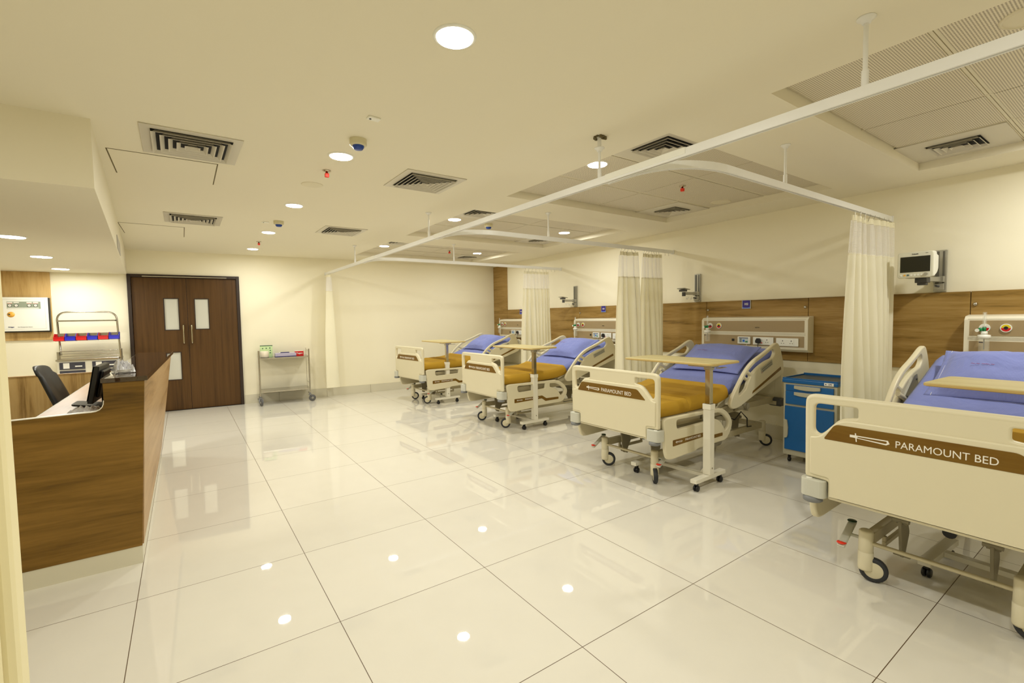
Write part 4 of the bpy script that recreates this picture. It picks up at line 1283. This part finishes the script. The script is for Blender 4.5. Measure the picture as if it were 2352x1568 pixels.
def rail_mount(y, z_arm, label, with_arm=True, yr=0):
    t = on_wall('monitor_bracket', label, 'wall bracket', y, 'vertical aluminium monitor brackets', d=0)
    b = MB().box(-.022, 0, -.042, .042, 1.585, 1.94)
    obj('wall_channel', b, ALU, t, bevel=.002)
    sl = MB().box(-.0235, -.0215, -.030, -.016, 1.60, 1.93).box(-.0235, -.0215, .006, .030, 1.60, 1.93)
    obj('channel_slot', sl, mat('slot_grey', (92, 90, 80), .5), t)
    obj('slide_clamp', MB().box(-.06, -.022, -.036, .036, 1.665, 1.715).box(-.05, -.022, -.034, .034, 1.60, 1.655), ALU, t, bevel=.003)
    obj('clamp_knob', MB().tube([(-.05, 0, 1.63), (-.085, .008, 1.635)], .009, 10), DKGREY, t)
    if with_arm:
        obj('bracket_arm', MB().bar((-.05, 0, 1.69), (-.26, .02, 1.69), .03, .035), ALU, t, bevel=.004)
        hk = MB()
        for q in (-.12, -.19):
            hk.bar((q, .01, 1.675), (q, .01, 1.64), .02, .012)
            hk.tube([(q, .01, 1.645), (q - .005, .01, 1.625), (q - .02, .01, 1.615), (q - .035, .01, 1.625), (q - .036, .01, 1.635)], .0035, 6)
        obj('cable_hook', hk, RAILM, t)
        obj('swivel_joint', MB().disc_cyl((-.265, .02, 1.655), .022, .05).box(-.31, -.25, -.02, .06, 1.712, 1.735), DKGREY, t, bevel=.003)
        obj('mount_plate', MB().bar((-.33, .02, 1.752), (-.21, .02, 1.738), .11, .010), ALU, t, bevel=.002)
    else:
        obj('bracket_arm', MB().bar((-.05, 0, 1.69), (-.16, .04, 1.69), .035, .04), ALU, t, bevel=.004)
        obj('swivel_joint', MB().box(-.26, -.17, .02, .10, 1.66, 1.70).box(-.24, -.19, .03, .09, 1.64, 1.665), DKGREY, t, bevel=.004)
        obj('mount_plate', MB().box(-.31, -.19, .04, .15, 1.70, 1.722), ALU, t, bevel=.003)
    return t
rail_mount(1.365, 0, 'empty monitor bracket on the wall above bed 102')
rail_mount(3.79, 0, 'empty monitor bracket on the wall above bed 103')
rail_mount(-1.035, 0, 'monitor bracket carrying the white patient monitor', False)

mon = thing('patient_monitor', 'white patient monitor with a dark screen on the wall bracket', 'patient monitor', (5.305, -.945, 0), 0.0)
sh = MB().prism(rnd([(-.0, 1.712), (.02, 1.704), (.10, 1.738), (.135, 1.775), (.135, 1.885), (.085, 1.893), (.075, 1.915), (.0, 1.915)], [.01, .01, .02, .02, .01, .01, .02, .01]), 'y', -.118, .118)
obj('monitor_case', sh, WHITE, mon, bevel=.012, seg=3)
bz = obj('front_bezel', plate([rnd([(-.118, 1.700), (.118, 1.700), (.118, 1.916), (-.118, 1.916)], .022)], .016, .006, 'x'), mat('bezel_cream', (216, 214, 196), .4), mon, loc=(-.004, 0, 0))
obj('screen', plate([[(-.098, 1.748), (.098, 1.748), (.098, 1.878), (-.098, 1.878)]], .003, .0006, 'x', 0), SCREEN, mon, loc=(-.0125, 0, 0))
text('maker_lettering', 'PHILIPS', .013, (-.0125, 0, 1.896), '-x', LETD, mon, bold=.0003)
text('model_lettering', 'MP20', .007, (-.0125, -.075, 1.900), '-x', LETD, mon)
for i in range(8):
    y = .090 - i * .0225
    m = [WHITE, mat('key_amber', (240, 180, 60), .4), mat('key_teal', (70, 100, 104), .4)][1 if i == 1 else 2 if i == 2 else 0]
    if i < 7:
        obj('front_key', MB().disc_cyl((-.0145, y, 1.724), .0075, .003, 'x', 14), m, mon)
    else:
        obj('dial_knob', MB().disc_cyl((-.024, y - .004, 1.727), .012, .012, 'x', 18), ALU, mon, bevel=.002)

# steel junction box under the console of bed 102
wb = on_wall('steel_socket_box', 'small steel socket box on the wall between bed 102 and the blue cabinet', 'socket box', .37, d=0)
obj('box_frame', MB().box(-.012, 0, -.036, .036, .46, .60), STEEL, wb, bevel=.002)
obj('box_recess', MB().box(-.0135, -.0115, -.026, .026, .475, .585), DKGREY, wb)

# ------------------------------------------------------------------ blue bedside cabinet
cab = thing('bedside_cabinet', 'blue bedside cabinet with grey frame between bed 102 and the gathered curtain', 'cabinet', (4.915, -.31, 0), 0.0)
cw, cdp = .225, .42
obj('cabinet_body', MB().box(.0, cdp, -cw, cw, .075, .765), CABG, cab, bevel=.006)
tpb = obj('cabinet_top', MB().box(-.012, cdp + .01, -cw - .008, cw + .008, .765, .800), BLUE, cab, bevel=.006)
obj('top_rail', MB().box(-.008, .004, -cw, cw, .80, .812).box(cdp - .004, cdp + .008, -cw, cw, .80, .822).box(-.008, cdp, cw - .006, cw + .006, .80, .812).box(-.008, cdp, -cw - .006, -cw + .006, .80, .812), BLUE, tpb, bevel=.002)
obj('tray_mat', MB().box(.01, cdp - .01, -cw + .01, cw - .01, .80, .803), BLUETOP, tpb)
for nm_, z0, z1, y0, y1 in (('drawer', .69, .748, -cw + .025, cw - .025), ('drawer', .565, .688, -cw + .025, cw - .025), ('cabinet_door', .13, .545, -cw + .02, cw - .02)):
    d = obj(nm_, MB().box(-.014, .0, y0, y1, z0, z1), BLUE, cab, bevel=.003)
    if nm_ == 'drawer':
        hp = [(.11, z1 - .004), (.11, z1 - .032), (.06, z1 - .040), (0, z1 - .043), (-.06, z1 - .040), (-.11, z1 - .032), (-.11, z1 - .004)]
        obj('drawer_handle', MB().prism([(a + .01, b) for a, b in hp], 'x', -.03, -.013), CABG, d, bevel=.003)
    else:
        obj('door_handle', MB().prism([(y1 + .002, .42), (y1 - .028, .41), (y1 - .036, .34), (y1 - .034, .27), (y1 - .028, .245), (y1 + .002, .235)], 'x', -.032, -.013), CABG, d, bevel=.004)
lb = obj('maker_label', MB().box(-.0145, -.012, -.20, -.125, .769, .795), PAPER, cab)
text('label_lettering', 'LIFE', .017, (-.0148, -.172, .782), '-x', NAVY, cab, bold=.0003)
obj('label_mark', MB().disc_cyl((-.0152, -.138, .782), .005, .001, 'x', 10), NAVY, cab)
for x in (.05, cdp - .05):
    for y in (-cw + .04, cw - .04):
        c = obj('caster', MB().box(x - .012, x + .012, y - .010, y + .010, .04, .075), BLACK, cab, bevel=.003)
        obj('wheel', MB().lathe([(0, -.011), (.018, -.011), (.023, -.006), (.023, .006), (.018, .011), (0, .011)], (x, y, .023), 'y', 18), BLACK, c)

# ================================================================== STEEL TROLLEY AGAINST THE FAR WALL
tr = thing('steel_trolley', 'two tier stainless steel trolley against the end wall, right of the doors', 'trolley', (1.665, 6.74, 0), FW_R - .01)
TW, TD = .385, .20
def caster_big(parent, x, y, ang, col):
    c = obj('caster', MB().box(x - .022, x + .022, y - .016, y + .016, .105, .135).lathe([(0, .135), (.014, .135), (.014, .16), (0, .16)], (x, y, 0), n=12), mat('caster_grey', (120, 120, 120), .4), parent, bevel=.004)
    off = Vector((math.cos(ang), math.sin(ang))) * .035
    wm = MB().lathe([(0, -.013), (.05, -.013), (.0575, -.007), (.0575, .007), (.05, .013), (0, .013)], (0, 0, 0), 'y', 26)
    wl = obj('wheel', wm, col, c, loc=(x + off.x, y + off.y, .0578), rot=(0, 0, ang))
    obj('wheel_fork', MB().bar((0, -.019, 0), (-.03, -.019, .06), .004, .035, up=(0, 1, 0)).bar((0, .019, 0), (-.03, .019, .06), .004, .035, up=(0, 1, 0)), mat('caster_grey', (120, 120, 120), .4), wl)
    obj('wheel_hub', MB().lathe([(0, -.016), (.02, -.016), (.02, .016), (0, .016)], (0, 0, 0), 'y', 16), ALU, wl)
GW = mat('grey_wheel', (88, 88, 90), .5)
for (sx, sy, ang) in ((-1, -1, -1.3), (1, -1, .1), (-1, 1, -1.5), (1, 1, .4)):
    x, y = sx * TW, sy * TD
    lg = obj('leg', MB().tube([(x, y, .15), (x, y, .925)], .0125, 12), STEEL, tr)
    caster_big(tr, x, y, ang, GW)
for z in (.80, .235):
    sh = obj('shelf', MB().box(-TW, TW, -TD, TD, z - .003, z).box(-TW, TW, -TD - .002, -TD + .002, z - .022, z).box(-TW, TW, TD - .002, TD + .002, z - .022, z).box(-TW - .002, -TW + .002, -TD, TD, z - .022, z).box(TW - .002, TW + .002, -TD, TD, z - .022, z), STEEL, tr)
    g = MB()
    zz = z + .09
    g.tube([(-TW, TD, zz), (TW, TD, zz)], .005, 8).tube([(-TW, -TD, zz), (-TW, TD, zz)], .005, 8).tube([(TW, -TD, zz), (TW, TD, zz)], .005, 8)
    obj('guard_rail', g, STEEL, tr)
def on_trolley(lx, ly):
    a = FW_R - .01
    return (1.665 + lx * math.cos(a) - ly * math.sin(a), 6.74 + lx * math.sin(a) + ly * math.cos(a), .80)
g = thing('carton', 'pale green carton standing at the left end of the steel trolley', 'box', on_trolley(-.26, .03), FW_R - .05)
obj('carton_body', MB().box(-.095, .095, -.04, .04, .0, .20), GREENP, g, bevel=.002)
obj('carton_lid', MB().box(-.096, .096, -.041, .041, .19, .201), mat('dark_green_card', (60, 96, 70), .5), g)
dt = MB()
for (a, b) in ((-.055, .15), (0, .153), (.055, .156), (.06, .115), (.06, .075)):
    dt.disc_cyl((a, -.0418, b), .0095, .001, 'y', 12)
obj('carton_dots', dt, mat('dot_green', (32, 84, 66), .5), g)
g = thing('white_jar', 'squat white tub in front of the green carton', 'tub', on_trolley(-.295, -.085), FW_R)
obj('tub_body', MB().lathe([(0, 0), (.062, 0), (.066, .01), (.066, .10), (.06, .108), (0, .108)], n=28), mat('tub_white', (236, 226, 206), .4), g)
g = thing('lilac_carton', 'flat lilac and white carton lying between the green and red boxes', 'box', on_trolley(.03, -.03), FW_R)
obj('carton_body', MB().box(-.165, .165, -.07, .07, 0, .062), LILAC, g, bevel=.002)
obj('carton_band', MB().box(-.166, .166, -.0715, .0715, 0, .01), NAVY, g)
text('carton_print', 'GLOVES' if False else '---', .02, (-.13, -.0712, .035), '-y', NAVY, g)
g = thing('marker_pen', 'blue pen lying on the lilac carton', 'pen', on_trolley(.0, -.055), FW_R)
g.location.z = .862
obj('pen_barrel', MB().tube([(-.05, 0, .008), (.09, 0, .008)], .0075, 10), NAVY, g)
obj('pen_tip', MB().tube([(-.085, 0, .008), (-.05, 0, .008)], [.001, .006], 10), ALU, g)
g = thing('red_carton', 'small red box with white script at the right end of the trolley', 'box', on_trolley(.255, -.04), FW_R)
obj('carton_body', MB().box(-.075, .06, -.05, .06, 0, .085), RED, g, bevel=.002)
obj('carton_top', MB().box(-.074, .059, -.049, .059, .083, .0862), PAPER, g)
text('carton_script', 'Tegam', .036, (-.005, -.0515, .048), '-y', PAPER, g, bold=.0008)

# ================================================================== EMERGENCY RACK NEXT TO THE DOORS (front plane y 6.7)
rk = thing('equipment_rack', 'tall steel instrument trolley with a rounded top bar beside the double doors', 'trolley', (-.865, 6.78, 0), FW_R)
RW = .325
def rod(pts, r=.012): return MB().tube(pts, r, 12)
arch = [(-RW + .02, .0, .98), (-RW, .0, 1.47)] + bez((-RW, 0, 1.47), (-RW, 0, 1.585), (-RW + .12, 0, 1.59), 8) + bez((RW - .12, 0, 1.59), (RW, 0, 1.585), (RW, 0, 1.47), 8) + [(RW + .02, 0, .98)]
obj('arch_tube', MB().tube(arch, .0125, 12), STEEL, rk)
obj('top_shelf', MB().box(-RW + .01, RW - .01, -.09, .09, 1.455, 1.475), STEEL, rk, bevel=.003)
obj('bin_rail', MB().box(-RW, RW, -.012, .0, 1.25, 1.29), STEEL, rk)
gr = MB()
for z in (1.035, 1.0, .965, .93):
    gr.tube([(-RW + .02, -.02, z), (RW, -.02, z)], .005 if z > 1.03 else .003, 8)
obj('guard_bars', gr, STEEL, rk)
obj('side_post', MB().box(-RW - .02, -RW + .005, -.03, .05, .1, 1.03), STEEL, rk, bevel=.003)
obj('side_post', MB().box(RW + .015, RW + .035, -.03, .05, .1, 1.05), STEEL, rk, bevel=.003)
obj('work_top', MB().box(-RW - .01, RW + .02, -.14, .2, .905, .93), STEEL, rk, bevel=.003)
bd = obj('cabinet_frame', MB().box(-RW, RW + .02, -.12, .2, .14, .905), WHITEM, rk, bevel=.004)
for cx_ in (-RW / 2 - .003, RW / 2 + .018):
    for r_i in range(6):
        z1 = .885 - r_i * .115
        dr = obj('drawer', MB().box(cx_ - .135, cx_ + .135, -.13, -.119, z1 - .10, z1), DRAWER, rk, bevel=.002)
        obj('drawer_handle', MB().box(cx_ + .03, cx_ + .105, -.139, -.129, z1 - .065, z1 - .05), WHITE, dr)
        if r_i == 0:
            obj('drawer_card', MB().box(cx_ - .095, cx_ - .03, -.132, -.1295, z1 - .085, z1 - .008), PAPER, dr)
for x in (-RW, RW):
    for y in (-.08, .14):
        c = obj('caster', MB().box(x - .015, x + .015, y - .015, y + .015, .09, .14), DKGREY, rk)
        obj('wheel', MB().lathe([(0, -.012), (.045, -.012), (.05, -.006), (.05, .006), (.045, .012), (0, .012)], (x, y, .05), 'y', 20), GW, c)
bin0 = None
names = ['first', 'second', 'third', 'fourth', 'fifth', 'sixth']
blab = ['red storage bin at the left end of the rack rail', 'blue storage bin directly right of the leftmost red bin', 'middle red storage bin on the rack rail',
        'blue storage bin right of the middle red bin', 'red storage bin beside the rightmost blue bin', 'blue storage bin at the right end of the rack rail']
def bin_mesh():
    hw_, d0, h = .054, .10, .105
    mb = MB(); w_ = .003
    # side profile: low front lip
    side = [(-d0, 0), (0, 0), (0, h), (-.05, h), (-d0, h * .45)]
    for s_ in (-1, 1):
        mb.prism(side, 'x', s_ * hw_ - w_ / 2, s_ * hw_ + w_ / 2)
    mb.box(-hw_, hw_, -d0, 0, 0, w_).box(-hw_, hw_, -w_, 0, 0, h)
    mb.box(-hw_, hw_, -d0 - .004, -d0 + w_, 0, h * .45)
    mb.box(-hw_ - .002, hw_ + .002, -d0 - .008, -d0, h * .40, h * .47)
    return mb.mesh('storage_bin', RED)
bmr = bin_mesh(); bmb = bmr.copy(); bmb.materials.clear(); bmb.materials.append(BINB)
a = FW_R
for i in range(6):
    lx = -.295 + i * .1185
    o = bpy.data.objects.new('storage_bin', bmb if i % 2 else bmr)
    o.location = (-.865 + lx * math.cos(a) + .012 * math.sin(a), 6.78 + lx * math.sin(a) - .014 * math.cos(a), 1.178 + .002 * i)
    o.rotation_euler = (-.12, 0, a)
    link(o); tag(o, blab[i], 'storage bin', 'small plastic bins on the rack')

# ------------------------------------------------------------------ gas control cabinet on the left part of the far wall
gc = thing('gas_control_cabinet', 'white gas alarm cabinet with four small gauges on the wooden board', 'control cabinet', (-1.552, fwy(-1.552) - .024, 0), FW_R)
obj('cabinet_back', MB().box(-.257, .257, -.055, 0, 1.315, 1.80), BLACK, gc, bevel=.003)
obj('cabinet_door', MB().box(-.247, .245, -.07, -.053, 1.332, 1.805), WHITE, gc, bevel=.004)
L1 = [(-.21, 1.36), (.215, 1.36), (.215, 1.775), (-.21, 1.775)]
obj('door_outline', plate([L1, [(x_ * .99 + (.0), z_ + (.0025 if z_ < 1.5 else -.0025)) for x_, z_ in L1]], .001, .0001, 'y', 0), mat('outline_grey', (190, 186, 176), .5), gc, loc=(0, -.0705, 0))
obj('gauge_strip', MB().box(-.17, .17, -.0715, -.070, 1.645, 1.745), GREYG, gc)
for x in (-.14, -.075, .055, .12):
    d = obj('gauge', MB().disc_cyl((x, -.076, 1.69), .021, .006, 'y', 22), LETD, gc)
    obj('gauge_face', MB().disc_cyl((x, -.0768, 1.69), .017, .001, 'y', 22), PAPER, d)
    obj('gauge_needle', MB().bar((x - .006, -.0774, 1.695), (x + .008, -.0774, 1.684), .002, .002), LETD, d)
    obj('gauge_tag', MB().box(x - .027, x + .027, -.0725, -.0714, 1.725, 1.739), PAPER, gc)
    if x != -.075: obj('gauge_tag_red', MB().box(x - .027, x + .027, -.0725, -.0714, 1.717, 1.724), mat('pale_red', (236, 170, 160), .5), gc)
obj('strip_note', MB().box(-.165, .15, -.0722, -.0714, 1.648, 1.66), PAPER, gc)
k = obj('orange_disc', MB().lathe([(0, -.0725), (.038, -.0725), (.038, -.070)], (-.135, 0, 1.565), 'y', 26), ORKNOB, gc)
k.data.transform(Matrix.Diagonal((1, 1, 1, 1)))
obj('key_lock', MB().disc_cyl((-.152, -.0765, 1.567), .010, .004, 'y', 14), DKGREY, gc)
text('maker_name', 'Dräger', .021, (-.14, -.0708, 1.39), '-y', NAVY, gc, bold=.0006)
text('maker_lettering', 'Gas Management System', .015, (.0, -.0708, 1.389), '-y', LETD, gc)

# ================================================================== NURSE COUNTER
NC = thing('nurse_counter', 'wooden nurse station counter with a stepped end panel at the left', 'counter', (0, 1.26, 0))
# near end panel, stepped outline (x, z)
o_ = [(-1.5, .105), (0.0, .105), (0.052, 1.085), (-.135, 1.085)]
o_ += [tuple(p) for p in rnd([(-.135, 1.085), (-.135, .925), (-.25, .925)], [0, .06, 0])[1:]]
o_ += [(-1.5, .905)]
ep = MB().prism(o_, 'y', 0, .03)
obj('end_panel', ep, DESKW, NC, bevel=.0015, seg=1)
tb = [(-.135, 1.085)] + [tuple(p) for p in rnd([(-.135, 1.085), (-.135, .925), (-.25, .925)], [0, .06, 0])[1:]] + [(-1.5, .905)]
eb = MB()
for p, q in zip(tb, tb[1:]):
    eb.bar((p[0], .015, p[1] + .001), (q[0], .015, q[1] + .001), .033, .004)
obj('edge_band', eb, WHITEM, NC)
# long aisle side: flares outward with distance
def side_x(y, z):  # local y from 0
    top = .052 + .085 * y / 2.68
    return top * max(0, z) / 1.1
sp = MB(); ny_ = 14; nz_ = 6; vs = []
for i in range(ny_ + 1):
    y = 2.68 * i / ny_
    for j in range(nz_ + 1):
        z = .105 + .98 * j / nz_
        vs.append((side_x(y, z), y, z))
for i in range(ny_ + 1):
    y = 2.68 * i / ny_
    for j in range(nz_ + 1):
        z = .105 + .98 * j / nz_
        vs.append((side_x(y, z) - .03, y, z))
vs = [(a_, max(b_, .0305), c_) for a_, b_, c_ in vs]
n1 = (ny_ + 1) * (nz_ + 1); w_ = nz_ + 1
fs = [(i * w_ + j, (i + 1) * w_ + j, (i + 1) * w_ + j + 1, i * w_ + j + 1) for i in range(ny_) for j in range(nz_)]
fs += [tuple(n1 + a_ for a_ in f[::-1]) for f in fs]
bd = [j for j in range(w_)] + [i * w_ + nz_ for i in range(1, ny_ + 1)] + [ny_ * w_ + j for j in range(nz_ - 1, -1, -1)] + [i * w_ for i in range(ny_ - 1, 0, -1)]
fs += [(bd[k_], bd[(k_ + 1) % len(bd)], bd[(k_ + 1) % len(bd)] + n1, bd[k_] + n1) for k_ in range(len(bd))]
sp.add(vs, fs)
obj('aisle_side_panel', sp, DESKSIDE, NC)
obj('inner_panel', MB().prism([(-.135, 0.03), (-.115, .03), (-.115, 2.68), (-.135, 2.68)], 'z', .105, 1.085), DESKSIDE, NC)
obj('far_end_panel', MB().prism([(-.15, .105), (.0, .105), (.135, 1.085), (-.15, 1.085)], 'y', 2.65, 2.68), DESKSIDE, NC)
gtop = MB().prism([(-.142, -.012), (.068, -.012), (.155, 2.70), (-.142, 2.70)], 'z', 1.086, 1.112)
obj('granite_ledge', gtop, GRANITE, NC, bevel=.003)
kk_ = MB().box(-1.5, 0.0, .004, .03, 0, .105).prism([(-.03, .03), (0, .03), (0, 2.68), (-.03, 2.68)], 'z', 0, .105)
obj('kick_plate', kk_, SKIRT, NC)
obj('desk_top', MB().prism(rnd([(-.455, .03), (-.155, .03), (-.155, 2.3), (-.455, 2.3)], [0, 0, .02, .16]), 'z', .868, .895), DESKTOP, NC, bevel=.002)
obj('desk_edge', MB().tube([(-.455, .03, .8815), (-.455, 2.14, .8815)] + [tuple(p) for p in bez((-.455, 2.14, .8815), (-.455, 2.3, .8815), (-.30, 2.3, .8815), 8)] + [(-.155, 2.3, .8815)], .014, 8), ALU, NC)
# back return of the station
obj('back_panel', MB().box(-1.75, -.155, 2.44, 2.47, .105, .955), PANELV, NC, bevel=.001, seg=1)
obj('back_panel_edge', MB().box(-1.75, -.155, 2.437, 2.473, .955, .962), DESKSIDE, NC)
obj('back_kick', MB().box(-1.75, -.155, 2.445, 2.465, 0, .105), SKIRT, NC)

# computer screen on the desk, seen from the side
cs = thing('computer_monitor', 'thin black computer monitor seen edge on at the nurse station', 'computer monitor', (-.238, 1.78, .8955), 0)
cs.rotation_euler = (0, .18, -.04)
obj('screen_case', MB().box(-.012, .016, -.18, .18, .035, .268), BLACK, cs, bevel=.004)
obj('screen_back', MB().box(.016, .034, -.13, .13, .07, .24), BLACK, cs, bevel=.008)
obj('screen_glass', MB().box(-.0135, -.0118, -.19, .19, .05, .265), SCREEN, cs)
obj('screen_stand', MB().bar((.03, 0, .11), (.05, 0, .008), .05, .018), BLACK, cs, bevel=.003)
obj('stand_base', MB().prism(rnd([(-.10, -.09), (.07, -.09), (.07, .09), (-.10, .09)], .03), 'z', .0, .012), BLACK, cs, bevel=.003)
def crumple(name, label, cx, cy, cz, sx, sy, h, seed, rz=0):
    N = 16; rr = random.Random(seed); vs = []
    for i in range(N + 1):
        for j in range(N + 1):
            u = i / N * 2 - 1; v = j / N * 2 - 1
            e = max(0, 1 - max(abs(u), abs(v)) ** 3)
            z = .004 + h * (.35 + .65 * abs(noise.noise(Vector((u * 3.1 + seed, v * 3.3, seed))) * 2)) * e + h * .35 * rr.random() * e
            vs.append((u * sx * (1 + .1 * noise.noise(Vector((v * 3, seed, 0)))), v * sy * (1 + .15 * noise.noise(Vector((u * 3, seed, 1)))), z))
    fs = [(i * (N + 1) + j, (i + 1) * (N + 1) + j, (i + 1) * (N + 1) + j + 1, i * (N + 1) + j + 1) for i in range(N) for j in range(N)]
    mb = MB().add(vs, fs)
    o = obj(name, mb, FOIL, None, loc=(cx, cy, cz), rot=(0, 0, rz), solid=.001)
    return tag(o, label, 'plastic wrap')
crumple('plastic_wrap', 'crumpled clear plastic wrap on the desk beside the computer monitor', -.245, 1.44, .8955, .075, .11, .035, 4)
crumple('plastic_bag', 'crumpled clear plastic bag on the granite ledge of the counter', -.07, 1.62, 1.113, .05, .10, .07, 9, .2)
cc = tag(obj('coiled_cable', MB().tube([(-.06 + .045 * math.cos(t_ * .42), 1.60 + .10 * math.sin(t_ * .42), 1.117 + .0006 * t_) for t_ in range(32)], .003, 6), mat('cable_grey', (190, 186, 176), .4)), 'thin grey coiled cable on the granite ledge', 'cable')

def chair(x, y, rz, label, ztop=1.16):
    t = thing('office_chair', label, 'chair', (x, y, 0), rz, 'black office chairs at the nurse station')
    # back: curved padded shell leaning backwards (local -x is the back)
    N = 10; M_ = 14; vs = []
    for s_ in (0, 1):
        for j in range(M_ + 1):
            q = j / M_; z = .50 + (ztop - .50) * q
            lean = -.12 - .20 * q
            hw_ = .22 * (1 - .18 * q ** 3)
            for i in range(N + 1):
                u = i / N * 2 - 1
                th = .045 * (1 - abs(u) ** 4 * .6) * (1 - q ** 6 * .6)
                vs.append((lean + .035 * u * u + (th if s_ else -.01), hw_ * u, z - (.03 * abs(u) ** 3 * (q > .9))))
    w_ = N + 1; n1 = w_ * (M_ + 1)
    g_ = [(j * w_ + i, j * w_ + i + 1, (j + 1) * w_ + i + 1, (j + 1) * w_ + i) for j in range(M_) for i in range(N)]
    fs = g_ + [tuple(n1 + a_ for a_ in f[::-1]) for f in g_]
    bd = list(range(w_)) + [j * w_ + N for j in range(1, M_ + 1)] + [M_ * w_ + i for i in range(N - 1, -1, -1)] + [j * w_ for j in range(M_ - 1, 0, -1)]
    fs += [(bd[k_], bd[(k_ + 1) % len(bd)], bd[(k_ + 1) % len(bd)] + n1, bd[k_] + n1) for k_ in range(len(bd))]
    obj('backrest', MB().add(vs, fs, True), BLACKL, t)
    obj('seat', MB().prism(rnd([(-.22, -.24), (.25, -.24), (.25, .24), (-.22, .24)], .08), 'z', .44, .52), BLACKL, t, bevel=.025, seg=3)
    obj('gas_stem', MB().tube([(0, 0, .1), (0, 0, .44)], .025, 14), CHROME, t)
    for k_ in range(5):
        a_ = k_ * 2 * PI / 5
        obj('leg', MB().bar((0, 0, .10), (.27 * math.cos(a_), .27 * math.sin(a_), .075), .04, .03), BLACK, t, bevel=.005)
        obj('caster', MB().lathe([(0, -.012), (.025, -.012), (.03, 0), (.025, .012), (0, .012)], (.27 * math.cos(a_), .27 * math.sin(a_), .03), 'y', 16), BLACK, t)
    for s_ in (-1, 1):
        obj('armrest', MB().tube([(-.15, .26 * s_, .48), (-.12, .28 * s_, .66), (.05, .28 * s_, .69), (.15, .28 * s_, .67)], .016, 10), BLACK, t)
    return t
chair(-.44, 3.2, -.05, 'black office chair with a tall back behind the desk', 1.08)
chair(-.70, 1.75, 1.45, 'second black office chair, only its top edge showing over the near panel', .93)
